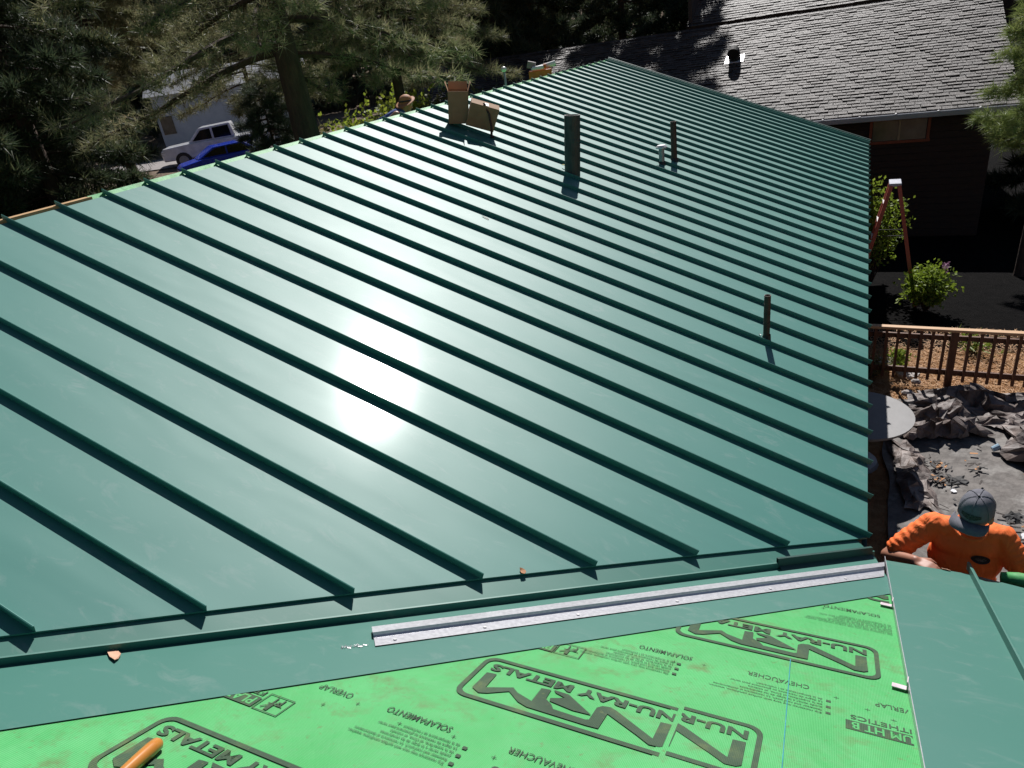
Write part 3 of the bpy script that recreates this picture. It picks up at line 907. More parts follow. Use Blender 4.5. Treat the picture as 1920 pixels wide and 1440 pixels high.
# cardboard boxes
def carton(name, base, rot, w_, d_, h_, label, open_top=True, flaps=True):
    e = empty(name, base, label, 'cardboard box')
    e.rotation_euler = rot
    t = .006
    b = MB()
    b.box((0, -d_ / 2, h_ / 2), (w_, t, h_)); b.box((0, d_ / 2, h_ / 2), (w_, t, h_))
    b.box((-w_ / 2 + t / 2, 0, h_ / 2), (t, d_ - t, h_ - .002)); b.box((w_ / 2 - t / 2, 0, h_ / 2), (t, d_ - t, h_ - .002))
    b.box((0, 0, t / 2), (w_ - 2 * t, d_ - t, t))
    if not open_top: b.box((0, 0, h_ - t / 2 - .001), (w_ - 2 * t, d_ - t, t))
    b.build('carton_body', M_CARD, e)
    if open_top:
        for (sx, ang, ln) in ((-1, -.35, d_ * .45), (1, .30, d_ * .45)):
            f = MB(); f.box((0, 0, ln / 2), (t * .7, d_ - .02, ln)); o = f.build('flap', M_CARDL, e); o.location = (sx * (w_ / 2 - .004), 0, h_ - .002); o.rotation_euler = (0, ang, 0)
        f = MB(); f.box((0, 0, .05), (w_ - .02, t * .7, .10)); o = f.build('flap', M_CARDL, e); o.location = (0, d_ / 2, h_ - .002); o.rotation_euler = (-.3, 0, 0)
    return e
az = math.radians(29)
Q = (Matrix.Rotation(.16, 3, 'Y') @ Matrix.Rotation(az, 3, 'Z')).to_euler()
carton('cardboard_box', onmain(.60, 5.30, .045), Q, .27, .24, .40, 'upright open cardboard box near the ridge, left of the tipped one')
Q2 = (Matrix.Rotation(az + .05, 3, 'Z') @ Matrix.Rotation(.40, 3, 'Y') @ Matrix.Rotation(.32, 3, 'X')).to_euler()
e = carton('cardboard_box', onmain(.885, 5.34, .075), Q2, .38, .15, .31, 'closed cardboard box tipped against the upright open one, top edge in sun', open_top=False)
f = MB(); f.box((0, 0, 0), (.05, .09, .003)); o = f.build('packing_label', M_WHITE, e); o.location = (.02, -.02, .313)
# pry bar standing beside the cartons
pb_ = MB(); B = onmain(1.075, 5.28, .02)
pb_.tube([B, B + Vector((.02, 0, .12)), B + Vector((.01, 0, .28)), B + Vector((-.03, -.01, .40)), B + Vector((-.035, -.03, .425))], [.018, .014, .014, .016, .008], 8)
pb_.tube([B + Vector((-.0, 0, .0)), B + Vector((.035, -.03, -.005))], [.014, .016], 8)
tag(pb_.build('pry_bar', M_RUST, smooth=True), 'dark bar standing on the roof just right of the cardboard boxes', 'bar')
# orange strap end on the roof
flake(onmain(2.17, 2.75, .0), NM, (.10, .012), mat('faint_red_chalk', (.5, .25, .2), None, 9, .8), 'chalk_mark', 'faint reddish mark on the bright panels above the glare', 'mark', 9)

# ------------------------------------------------------------------ things behind the ridge
bs_z = lambda x: -.05 + x * TA     # back slope height for x<0
# pole with knob
pv = empty('vent_pipe', (-.75, 9.75, bs_z(-.75)), 'thin grey pipe with a round knob rising behind the ridge', 'vent pipe')
b = MB(); b.tube([(0, 0, -.05), (0, 0, .52)], .022, 10); b.build('pipe', M_GREYM, pv, smooth=True)
b = MB(); b.ball((0, 0, .55), (.055, .055, .05)); b.build('knob', M_CAPW, pv, smooth=True)
# orange crate with white rolls
M_ORP = mat('orange_plastic', (.62, .17, .02), (.5, .12, .015), 8, .45)
cr = empty('tool_crate', (-.46, 10.85, bs_z(-.46) - .06), 'orange tool crate with white rolls behind the far ridge', 'crate', rz=.35)
b = MB(); b.box((0, 0, .20), (.46, .28, .02)); 
for sx in (-1, 1): b.box((sx * .22, 0, .28), (.02, .28, .16)); 
for sy in (-1, 1): b.box((0, sy * .13, .28), (.42, .02, .15))
for sx in (-1, 1):
    for sy in (-1, 1): b.box((sx * .19, sy * .1, .08), (.04, .04, .24))
b.build('tray', M_ORP, cr, bevel=.006)
b = MB(); b.tube([(-.18, 0, .37), (.32, .02, .45)], .05, 14); b.build('white_roll', M_WHITE, cr, smooth=False)
b = MB(); b.tube([(-.15, -.07, .40), (.10, -.08, .40)], .042, 12); b.build('white_roll', M_WHITE, cr)
b = MB(); b.tube([(.08, -.08, .41), (.13, -.08, .415)], .05, 12); b.build('orange_tape', M_ORP, cr)
b = MB(); b.box((-.17, .03, .47), (.17, .12, .13), Matrix.Rotation(.3, 3, 'Y')); b.build('grey_case', mat('mauve_grey_plastic', (.25, .2, .22), None, 8, .6), cr, bevel=.01)

# ------------------------------------------------------------------ people (voxel-joined bodies)
def capsule(mb, a, b, ra, rb, n=12):
    a = Vector(a); b = Vector(b)
    mb.tube([a, a.lerp(b, .33), a.lerp(b, .66), b], [ra, ra * .67 + rb * .33, ra * .33 + rb * .67, rb], n)
    mb.ball(a, ra, n, 8); mb.ball(b, rb, n, 8)

def fuse(mb, name, m_, parent, voxel=.009, smooth=6, wr=0, inv=None):
    o = mb.build(name, m_)
    r_ = o.modifiers.new('r', 'REMESH'); r_.mode = 'VOXEL'; r_.voxel_size = voxel
    s_ = o.modifiers.new('s', 'SMOOTH'); s_.iterations = smooth; s_.factor = .5
    dg = bpy.context.evaluated_depsgraph_get()
    me = bpy.data.meshes.new_from_object(o.evaluated_get(dg))
    old = o.data; o.modifiers.clear(); o.data = me; bpy.data.meshes.remove(old)
    if wr:
        co = np.empty(len(me.vertices) * 3, dtype=np.float32); me.vertices.foreach_get('co', co); co = co.reshape(-1, 3)
        no = np.empty_like(co.ravel()); me.vertices.foreach_get('normal', no); no = no.reshape(-1, 3)
        for i in range(len(co)):
            p = Vector(co[i]); d_ = wr(p)
            co[i] += no[i] * d_
        me.vertices.foreach_set('co', co.ravel())
    me.polygons.foreach_set('use_smooth', [True] * len(me.polygons)); me.update()
    o.parent = parent
    if inv is not None: o.matrix_parent_inverse = inv
    return o

def hand(mb, wrist, dirv, nrm, s=1.0, curl=.6):
    """palm with five fingers; dirv = towards fingers, nrm = back of hand"""
    d_ = Vector(dirv).normalized(); n_ = Vector(nrm); n_ = (n_ - d_ * n_.dot(d_)).normalized(); sd = d_.cross(n_)
    W_ = Vector(wrist)
    for i, (o_, ln) in enumerate(((-.033, .062), (-.011, .074), (.011, .070), (.032, .054))):
        k0_ = W_ + d_ * .085 * s + sd * o_ * s
        capsule(mb, W_ + d_ * .02 * s + sd * o_ * .7 * s, k0_, .016 * s, .0125 * s, 8)
        c1 = k0_ + (d_ * math.cos(curl * .5) - n_ * math.sin(curl * .5)) * ln * .48 * s
        c2 = c1 + (d_ * math.cos(curl * 1.6) - n_ * math.sin(curl * 1.6)) * ln * .34 * s
        c3 = c2 + (d_ * math.cos(curl * 2.6) - n_ * math.sin(curl * 2.6)) * ln * .24 * s
        capsule(mb, k0_, c1, .0115 * s, .010 * s, 8); capsule(mb, c1, c2, .010 * s, .009 * s, 8); capsule(mb, c2, c3, .009 * s, .0078 * s, 8)
    t0 = W_ + d_ * .025 * s - sd * .03 * s
    t1 = t0 + (d_ * .7 - sd * .7 - n_ * .2).normalized() * .045 * s
    t2 = t1 + (d_ * .9 - sd * .1 - n_ * .5).normalized() * .035 * s
    capsule(mb, t0, t1, .015 * s, .0125 * s, 8); capsule(mb, t1, t2, .012 * s, .009 * s, 8)

def head_shape(mb, c, fwd, up, s=1.0):
    f = Vector(fwd).normalized(); u = Vector(up); u = (u - f * u.dot(f)).normalized(); r_ = f.cross(u)
    M = Matrix((r_, f, u)).transposed()
    c = Vector(c)
    mb.ball(c + u * .025 * s, (.076 * s, .094 * s, .095 * s), 18, 14, M)
    mb.ball(c + f * .018 * s - u * .045 * s, (.058 * s, .072 * s, .075 * s), 16, 12, M)
    mb.ball(c + f * .058 * s - u * .095 * s, (.030 * s, .028 * s, .022 * s), 12, 8, M)      # chin
    mb.tube([c + f * .088 * s + u * .012 * s, c + f * .112 * s - u * .028 * s], [.009 * s, .016 * s], 8)  # nose
    for q in (-1, 1):
        mb.ball(c + r_ * q * .078 * s - f * .005 * s - u * .015 * s, (.010 * s, .022 * s, .034 * s), 10, 8, M)
        mb.ball(c + f * .080 * s + r_ * q * .034 * s + u * .030 * s, (.022 * s, .012 * s, .008 * s), 10, 6, M)  # brow
    mb.ball(c + f * .083 * s - u * .062 * s, (.024 * s, .010 * s, .006 * s), 10, 6, M); mb.ball(c + f * .080 * s - u * .072 * s, (.020 * s, .010 * s, .006 * s), 10, 6, M)
    return M

# -- worker in the orange T-shirt at the eave
P1 = empty('person', (6.2, .62, -3.72), 'person in bright orange T-shirt and grey flat-brim cap working at the roof edge', 'person')
inv1 = Matrix.Translation(P1.location).inverted()
body = MB()
HC = Vector((6.212, .355, -2.030))
fwd = Vector((-.38, -.86, -.30)).normalized(); up = Vector((-.06, -.30, .95)).normalized()
HM = head_shape(body, HC, fwd, up, 1.0)
neck = Vector((6.225, .50, -2.20))
capsule(body, neck, HC + Vector((.0, .02, -.05)), .062, .055)
# torso leaning forward
shR_ = Vector((6.035, .53, -2.262)); shL_ = Vector((6.415, .53, -2.285))      # his right / left shoulder
hip = Vector((6.24, .66, -2.85))
for p, r_ in ((Vector((6.225, .54, -2.34)), (.165, .105, .12)), (Vector((6.23, .58, -2.50)), (.155, .105, .15)), (Vector((6.24, .63, -2.70)), (.150, .105, .15)), (hip, (.165, .115, .13))):
    body.ball(p, r_, 16, 10)
elR = Vector((5.835, .43, -2.468)); wrR = Vector((5.962, .30, -2.372))
capsule(body, shR_, elR, .050, .040); capsule(body, elR, wrR, .042, .029)
hand(body, wrR, (.72, -.55, .12), (.1, -.3, 1), .95, .5)
elL = Vector((6.505, .45, -2.50)); wrL = Vector((6.425, .22, -2.47))
capsule(body, shL_, elL, .050, .040); capsule(body, elL, wrL, .041, .029)
hand(body, wrL, (-.2, -.9, .15), (.0, -.1, 1), .95, .5)
kn = [Vector((6.13, .55, -3.30)), Vector((6.36, .60, -3.30))]; an = [Vector((6.12, .66, -3.66)), Vector((6.37, .70, -3.66))]
for i in range(2):
    hp_ = hip + Vector(((-.09, .09)[i], 0, -.05))
    capsule(body, hp_, kn[i], .080, .055); capsule(body, kn[i], an[i], .055, .040)
    capsule(body, an[i] + Vector((0, .03, -.02)), an[i] + Vector((0, -.15, -.03)), .036, .03)
fuse(body, 'body', M_SKIN, P1, .0075, 5, inv=inv1)
# shirt
sh_ = MB()
for p, r_ in ((Vector((6.225, .52, -2.335)), (.190, .122, .115)), (Vector((6.235, .525, -2.47)), (.190, .135, .16)), (Vector((6.24, .56, -2.66)), (.186, .140, .17)), (Vector((6.24, .63, -2.84)), (.186, .140, .10))):
    sh_.ball(p, r_, 20, 14)
capsule(sh_, shR_ + Vector((.02, 0, -.01)), Vector((5.885, .45, -2.415)), .072, .066, 16)
capsule(sh_, shL_ + Vector((-.02, 0, -.01)), Vector((6.475, .465, -2.415)), .072, .068, 16)
capsule(sh_, shR_ + Vector((.03, 0, .0)), shL_ + Vector((-.03, 0, .0)), .066, .066, 16)
capsule(sh_, shR_ + Vector((.10, -.03, .012)), shL_ + Vector((-.10, -.03, .012)), .064, .064, 16)
def wrink(p):
    a = noise.noise(Vector((p.x * 9, p.y * 9, p.z * 5)))
    sl = 0
    if p.x < 6.02:     # creases across the sleeve
        t = (p - shR_).dot((elR - shR_).normalized())
        sl = math.sin(t * 150 + 5 * noise.noise(p * 11)) * .0026 * min(1, max(0, t / .05))
    if p.x > 6.42:
        t = (p - shL_).dot((elL - shL_).normalized())
        sl = math.sin(t * 130 + 5 * noise.noise(p * 11)) * .0022
    c_ = abs(noise.noise(Vector((p.x * 14 + p.z * 6, p.y * 6, p.z * 5 + 9)))) * .017
    return a * .004 + sl - c_ * .7 + .004
fuse(sh_, 'shirt', M_SHIRT, P1, .0075, 4, wrink, inv=inv1)
# collar
cl = MB(); pts = []
for i in range(21):
    q = 2 * PI * i / 20
    pts.append(neck + Vector((.078 * math.cos(q), -.030 + .082 * math.sin(q), -.010 + .030 * math.sin(q) * 1.0)))
cl.tube(pts, .010, 8, cap=False); fuse(cl, 'collar', M_SHIRT, P1, .005, 2, inv=inv1)
# trousers
tr = MB(); tr.ball(hip + Vector((0, 0, -.03)), (.178, .130, .13), 18, 12)
for i in range(2):
    hp_ = hip + Vector(((-.09, .09)[i], 0, -.05)); capsule(tr, hp_, kn[i], .092, .070); capsule(tr, kn[i], an[i] + Vector((0, 0, .03)), .070, .058)
fuse(tr, 'trousers', M_JEANS, P1, .011, 4, lambda p: noise.noise(p * 12) * .006, inv=inv1)
bt = MB()
for i in range(2): capsule(bt, an[i] + Vector((0, .04, -.025)), an[i] + Vector((0, -.17, -.03)), .047, .042)
fuse(bt, 'boots', M_BLACK, P1, .01, 3, inv=inv1)
# cap: crown, flat brim, printed patch, button
def hp(x, y, z): return HC + HM @ Vector((x, y, z))
cp = MB(); vs = []; fs = []; NU, NVV = 28, 9
for j in range(NVV + 1):
    th = PI / 2 * j / NVV
    for i in range(NU):
        q = 2 * PI * i / NU
        r_ = math.cos(th) ** .72
        sq = 1 + .02 * math.cos(6 * q) * math.sin(th) * .5
        front = max(0, math.sin(q)) ** 2
        z = .118 * math.sin(th) ** .95 + .030 * front * math.sin(th) * math.cos(th)
        vs.append(hp(.0835 * r_ * math.cos(q) * sq, .102 * r_ * math.sin(q) * sq - .004, .034 + z))
for j in range(NVV):
    for i in range(NU):
        fs.append((j * NU + i, j * NU + (i + 1) % NU, (j + 1) * NU + (i + 1) % NU, (j + 1) * NU + i))
o = mesh_obj('cap_crown', vs, fs, M_CAPG, None, None, True); sm = o.modifiers.new('t', 'SOLIDIFY'); sm.thickness = .003; o.parent = P1; o.matrix_parent_inverse = inv1
vs = []; fs = []
for j in range(2):
    for i in range(17):
        q = PI * (i / 16)
        x0, y0 = .080 * math.cos(q), .096 * math.sin(q)
        if j: x0, y0 = .088 * math.cos(q), .085 + .085 * math.sin(q) ** .6
        else: y0 = .05 + .045 * math.sin(q)
        vs.append(hp(x0, y0 + .0, .038 - .012 * (abs(x0) / .08) ** 2 - .008 * j))
for i in range(16): fs.append((i, i + 1, 17 + i + 1, 17 + i))
o = mesh_obj('cap_brim', vs, fs, M_CAPG, None, None, True); sm = o.modifiers.new('t', 'SOLIDIFY'); sm.thickness = .005; o.parent = P1; o.matrix_parent_inverse = inv1
hr = MB()
for i in range(26):
    q = PI * (1.02 + .96 * i / 25); hr.ball(hp(.074 * math.cos(q), .092 * math.sin(q) - .004, .006 + .010 * math.sin(i * 2.1)), (.012, .012, .026), 6, 5)
fuse(hr, 'hair', M_HAIR, P1, .006, 1, inv=inv1)
for i in range(6):
    q = PI / 6 + i * PI / 3; pts = []
    for j in range(9):
        th = PI / 2 * j / 8.3; r_ = math.cos(th) ** .72 + .012; front = max(0, math.sin(q)) ** 2
        pts.append(hp(.0835 * r_ * math.cos(q), .102 * r_ * math.sin(q) - .004, .036 + .118 * math.sin(th) ** .95 + .030 * front * math.sin(th) * math.cos(th)))
    b = MB(); b.tube(pts, .0016, 4); o = b.build('cap_seam', M_CAPG); o.parent = P1; o.matrix_parent_inverse = inv1
b = MB(); b.ball(hp(0, -.004, .152), .007, 8, 6); o = b.build('cap_button', M_CAPN); o.parent = P1; o.matrix_parent_inverse = inv1
vs = []; fs = []
M_PATCH = mat('cap_embroidery', (.06, .07, .06), (.015, .018, .02), 160, .8, lo=.45, hi=.52, world=True)
for j in range(5):
    for i in range(13):
        a = (i / 12 - .5) * 1.25; zz = .066 + .036 * (j / 4) * (1 - .5 * (abs(a) / .62) ** 2) + .010 * (abs(a) / .62) ** 2
        th = math.asin(min(1, (zz - .034) / .135)); r_ = math.cos(th) ** .72 + .022
        vs.append(hp(.0835 * r_ * math.sin(a), .102 * r_ * math.cos(a) - .002, zz))
for j in range(4):
    for i in range(12): fs.append((j * 13 + i, j * 13 + i + 1, (j + 1) * 13 + i + 1, (j + 1) * 13 + i))
o = mesh_obj('cap_patch', vs, fs, M_PATCH, None, None, True); o.parent = P1; o.matrix_parent_inverse = inv1
# chest emblem: dark oval with paler inner oval, laid on the shirt by ray
def on_shirt(mesh_o, p, d_):
    return None
shirt_obj = [c for c in P1.children if c.name.startswith('shirt')][0]
from mathutils.bvhtree import BVHTree
bvh = BVHTree.FromPolygons([v.co for v in shirt_obj.data.vertices], [tuple(p.vertices) for p in shirt_obj.data.polygons])
def emblem(cx, cz, a, b, m_, off, name, rot=-.25):
    vs = []; fs = []; nr, na = 5, 20
    for j in range(nr + 1):
        for i in range(na):
            q = 2 * PI * i / na; x = a * j / nr * math.cos(q); z = b * j / nr * math.sin(q)
            X = cx + x * math.cos(rot) - z * math.sin(rot); Z = cz + x * math.sin(rot) + z * math.cos(rot)
            h_ = bvh.ray_cast(Vector((X, -.6, Z + .25)), Vector((0, .95, -.25)).normalized())
            vs.append((h_[0] + h_[1] * off) if h_[0] else Vector((X, .45, Z)))
    for j in range(nr):
        for i in range(na): fs.append((j * na + i, j * na + (i + 1) % na, (j + 1) * na + (i + 1) % na, (j + 1) * na + i))
    o = mesh_obj(name, vs, fs, m_, None, None, True); o.parent = P1; o.matrix_parent_inverse = inv1
emblem(6.290, -2.365, .050, .030, M_CAPN, .004, 'chest_emblem')
emblem(6.290, -2.365, .030, .014, mat('emblem_grey', (.12, .10, .11), (.03, .03, .035), 90, .8, lo=.45, hi=.55), .0055, 'emblem_centre')
P1.location = (6.233, .796, -3.906); P1.scale = (1.045,) * 3
# platform he stands on
pf = empty('work_platform', (6.28, .92, -4.6), 'low wooden work platform under the worker in orange', 'platform')
b = MB()
for i in range(4): b.box((0, -.27 + i * .18, .655), (1.3, .165, .035))
b.build('deck_boards', M_WOODN, pf)
b = MB()
for sx in (-.55, .55):
    for sy in (-.24, .24): b.box((sx, sy, .318), (.07, .07, .637))
    b.box((sx, 0, .3), (.04, .55, .08))
b.build('leg_frame', M_WOODN, pf)
# roll of underlayment at the wing eave
rl = MB(); pts = []
for i in range(9):
    t = i / 8; pts.append(Vector((6.365 + .62 * t, .262 - .015 * t, -2.355 - .05 * t + .008 * math.sin(t * 9))))
rl.tube(pts, [.030, .042, .046, .046, .044, .047, .046, .044, .044], 16)
fl_ = rl.build('underlayment_roll', M_UNDER, smooth=True); tag(fl_, 'bright green rolled edge of underlayment at the eave, right of the worker', 'underlayment roll')
# yellow-white glove/tape scrap beside the hand
flake(wp(6.10, .222, .012), NW, (.05, .02), M_CHIP, 'tape_scrap', 'small pale scrap at the panel edge in front of the orange shirt', 'scrap', 21)

# -- worker crouching beyond the ridge
P2 = empty('person', (-.87, 5.60, bs_z(-.87)), 'person in blue and tan seen in part beyond the ridge, left of the cardboard boxes', 'person')
inv2 = Matrix.Translation(P2.location).inverted()
M_TAN = mat('tan_leather', (.42, .18, .07), (.33, .13, .05), 10, .7)
M_BLUE = mat('blue_cloth', (.06, .10, .30), (.05, .08, .25), 14, .85)
Bp = Vector((-.42, 5.55, -.115))
body = MB()
hc2 = Bp + Vector((.0, .12, .155)); head_shape(body, hc2, (.9, .3, -.5), (.2, 0, 1), .9)
capsule(body, Bp + Vector((-.1, -.02, -.03)), Bp + Vector((-.32, -.10, -.12)), .12, .13); capsule(body, hc2, Bp + Vector((-.1, 0, .0)), .05, .06)
for q in (-1, 1):
    kn2 = Bp + Vector((-.02, q * .15, -.20)); hp2 = Bp + Vector((-.34, -.10 + q * .09, -.16)); ft = Bp + Vector((-.16, q * .15, -.30 + .13))
    ft = Vector((ft.x, ft.y, bs_z(ft.x) + .04)); kn2.z = bs_z(kn2.x) + .16
    capsule(body, hp2, kn2, .07, .055); capsule(body, kn2, ft, .05, .04); capsule(body, ft, ft + Vector((.1, 0, .035)), .035, .03)
    sh2 = Bp + Vector((-.1, q * .17, .0)); el2 = Bp + Vector((.08, q * .2, -.06)); wr2 = Vector((.16 + Bp.x, Bp.y + q * .12, bs_z(.16 + Bp.x) + .06))
    capsule(body, sh2, el2, .045, .038); capsule(body, el2, wr2, .037, .028); hand(body, wr2, (1, 0, .1), (0, 0, 1), .9, .3)
fuse(body, 'body', M_SKIN, P2, .010, 5, inv=inv2)
s2 = MB(); capsule(s2, Bp + Vector((-.09, -.02, -.01)), Bp + Vector((-.32, -.10, -.11)), .138, .145)
for q in (-1, 1): capsule(s2, Bp + Vector((-.1, q * .15, .0)), Bp + Vector((.06, q * .2, -.05)), .062, .055)
fuse(s2, 'shirt', M_BLUE, P2, .011, 3, lambda p: noise.noise(p * 14) * .006, inv=inv2)
ht = MB(); ht.ball(hc2 + Vector((0, 0, .05)), (.095, .105, .085), 16, 10); ht.ball(hc2 + Vector((0, -.02, .03)), (.15, .19, .014), 20, 6, Matrix.Rotation(.35, 3, 'X'))
fuse(ht, 'hat', M_TAN, P2, .010, 2, inv=inv2)
b = MB(); b.tube([hc2 + Vector((.095 * math.cos(q), .105 * math.sin(q), .045)) for q in [2 * PI * i / 16 for i in range(17)]], .012, 6, cap=False); o = b.build('hat_band', M_BLACK); o.parent = P2; o.matrix_parent_inverse = inv2

# ------------------------------------------------------------------ neighbour house with shingle roof
HB = empty('shingled_house', (2, 18, -5.1), 'dark brown house with grey shingle roof beyond the green roof', 'house')
invB = Matrix.Translation(HB.location).inverted()
def bpart(o):
    o.parent = HB; o.matrix_parent_inverse = invB; return o
def shingle_mat():
    m, nt, b = new_mat('asphalt_shingle')
    L_ = nt.links
    v = objvec(nt, (1, 1, 1), True)
    oi = nt.nodes.new('ShaderNodeObjectInfo')
    vo = nt.nodes.new('ShaderNodeTexVoronoi'); vo.inputs['Scale'].default_value = 3.2
    L_.new(objvec(nt, (1, 2.2, 2.2), True), vo.inputs['Vector'])
    n = noise_node(nt, 4, 5, .7, v); n3 = noise_node(nt, 90, 2, .6, v)
    a = nt.nodes.new('ShaderNodeMath'); a.operation = 'MULTIPLY_ADD'; a.inputs[1].default_value = .35
    sepc = nt.nodes.new('ShaderNodeSeparateColor'); L_.new(vo.outputs['Color'], sepc.inputs[0])
    L_.new(sepc.outputs[0], a.inputs[0]); L_.new(n.outputs[0], a.inputs[2])
    r = ramp(nt, a.outputs[0], [(.35, (.023, .017, .015)), (.6, (.044, .035, .031)), (.9, (.084, .068, .060))])
    L_.new(r.outputs[0], b.inputs['Base Color'])
    b.inputs['Roughness'].default_value = .5
    b.inputs['Specular IOR Level'].default_value = .28
    bp = nt.nodes.new('ShaderNodeBump'); bp.inputs['Strength'].default_value = 1; bp.inputs['Distance'].default_value = .012
    L_.new(n3.outputs[0], bp.inputs['Height']); L_.new(bp.outputs[0], b.inputs['Normal'])
    return m
M_SHING = shingle_mat()
EY, EZ = 15.8, -2.02; TB = .405; RY, RZ = 21.35, -2.02 + 5.55 * .405
AB = math.atan(TB); SB = Vector((0, math.cos(AB), math.sin(AB))); NB = Vector((0, -math.sin(AB), math.cos(AB)))
def bp_(x, s, h=0): return Vector((x, EY, EZ)) + SB * s + NB * h
XL, XR = -9.0, 8.62
SLEN = (RY - EY) / math.cos(AB)
def slab(name, pts, th, m_):
    n = len(pts); nn = (pts[1] - pts[0]).cross(pts[2] - pts[0]).normalized()
    if nn.z < 0: nn = -nn
    lo = [p - nn * th for p in pts]
    return bpart(mesh_obj(name, pts + lo, [tuple(range(n)), tuple(range(n, 2 * n))[::-1]] + [(i, n + i, n + (i + 1) % n, (i + 1) % n) for i in range(n)], m_))
slab('roof', [bp_(XL, 0, -.012), bp_(XR, 0, -.012), bp_(XR, SLEN, -.012), bp_(XL, SLEN, -.012)], .12, M_BLACKWALL)
slab('roof_rear', [Vector((XL, RY, RZ)), Vector((XR, RY, RZ)), Vector((XR, RY + 5.5, RZ - 5.5 * TB)), Vector((XL, RY + 5.5, RZ - 5.5 * TB))], .12, M_SHING)
EXP = .145; TW = .305
cams = Vector(cam.location)
cells = []
nrow = int(SLEN / EXP)
for r_ in range(nrow):
    off = (r_ * .37) % 1 * TW
    x = XL - off
    i = 0
    while x < XR:
        xa, xb = max(x + .007, XL), min(x + TW - .007, XR)
        # edges jog a little as real cut tabs do
        if xb - xa > .03: cells.append((r_, xa, xb))
        x += TW; i += 1
def tab_verts(c):
    r_, xa, xb = c
    rr = random.Random(hash((r_, int(xa * 1000))))
    j = rr.uniform(-.012, .012); hh = .016 + rr.random() * .022
    s0 = r_ * EXP + j - .02; s1 = (r_ + 1) * EXP + .04
    if r_ == 0: s0 = -.03
    return [bp_(xa, s0, hh), bp_(xb, s0, hh + rr.uniform(-.003, .004)), bp_(xb, s1, .004), bp_(xa, s1, .004), bp_(xa, s0, -.004), bp_(xb, s0, -.004)]
TABF = [(0, 1, 2, 3), (0, 4, 5, 1), (0, 3, 4), (1, 5, 2)]
def vis(c):
    # only tabs right of the green gable line count as near and in view
    x = (c[1] + c[2]) / 2; p = bp_(x, c[0] * EXP)
    q = R.transposed() @ (p - cams)
    px = 960 + 1278.4 * q.x / -q.z; py = 720 - 1278.4 * q.y / -q.z
    inview = 0 < px < 1905 and 0 < py < 1440 and py < 110 + (px - 1140) * .311
    return (0 if inview else 1, (p - cams).length)
cells.sort(key=vis)
for c in cells[:300]:
    bpart(mesh_obj('shingle', tab_verts(c), TABF, M_SHING))
V = []; F = []
for c in cells[300:]:
    n = len(V); V += tab_verts(c); F += [tuple(n + i for i in f) for f in TABF]
o = bpart(mesh_obj('shingle', V, F, M_SHING)); o['kind'] = 'stuff'
# ridge caps
b = MB()
for i in range(60):
    x = XL + (XR - XL) * (i + .5) / 60
    b.bar(Vector((x - .17, RY - .06, RZ - .006)) + Vector((0, 0, .01)), Vector((x + .14, RY - .06, RZ + .012)), .17, .012, NB)
    b.bar(Vector((x - .17, RY + .06, RZ - .006)) + Vector((0, 0, .01)), Vector((x + .14, RY + .06, RZ + .012)), .17, .012, Vector((0, math.sin(AB), math.cos(AB))))
o = bpart(b.build('ridge_cap', M_SHING)); o['kind'] = 'stuff'
# upper storey roof behind the ridge
UX0 = .22
UB = math.radians(27); 
def up_(x, s, h=0): return Vector((x, 21.75, .34)) + Vector((0, math.cos(UB), math.sin(UB))) * s + Vector((0, -math.sin(UB), math.cos(UB))) * h
slab('upper_roof', [up_(UX0, 0), up_(9.5, 0), up_(9.5, 6.5), up_(UX0, 6.5)], .1, M_BLACKWALL)
V = []; F = []
for r_ in range(44):
    x = UX0 - (r_ * .37 % 1) * TW
    while x < 9.5:
        xa, xb = max(x + .004, UX0), min(x + TW - .004, 9.5)
        if xb - xa > .03:
            n = len(V); s0 = r_ * EXP - .02; s1 = s0 + EXP + .06; hh = .016 + random.random() * .02
            V += [up_(xa, s0, hh), up_(xb, s0, hh), up_(xb, s1, .005), up_(xa, s1, .005), up_(xa, s0, .001), up_(xb, s0, .001)]
            F += [tuple(n + i for i in f) for f in TABF]
        x += TW
o = bpart(mesh_obj('upper_shingle', V, F, M_SHING)); o['kind'] = 'stuff'
b = MB(); b.box((4.86, 21.85, -.1), (9.2, .12, .9)); b.box((UX0 + .1, 24.6, -.1), (.12, 5.4, 3.4)); bpart(b.build('upper_wall', M_BLACKWALL))
# walls with boards
b = MB(); b.box((-.3, 21.3, -3.6), (17.2, 10.0, 3.0)); bpart(b.build('wall', M_WALL))
for i in range(19):
    b = MB(); z = -4.98 + i * .155
    b.box((0, 0, 0), (14.2, .018, .145), Matrix.Rotation(.07, 3, 'X'))
    o = b.build('siding_board', M_WALL); o.location = (1.15, 16.283, z); bpart(o)
# window
wf = MB()
wx0, wx1, wz0, wz1 = 5.77, 6.99, -2.745, -2.215
for (a, c_) in (((wx0 + wx1) / 2, wz0), ((wx0 + wx1) / 2, wz1)): wf.box((a, 16.235, c_), (wx1 - wx0 + .10, .05, .06))
for a in (wx0, wx1): wf.box((a, 16.235, (wz0 + wz1) / 2), (.06, .048, wz1 - wz0 - .06))
o = bpart(wf.build('window', M_TRIMO))
for i in range(2):
    g = MB(); g.box((wx0 + .32 + i * .58, 16.262, (wz0 + wz1) / 2), (.55, .01, .47)); q = g.build('pane', M_GLASSW); q.parent = o
g = MB(); g.box((wx0 + .61, 16.240, (wz0 + wz1) / 2), (.04, .03, .46)); q = g.build('mullion', M_CREAM); q.parent = o
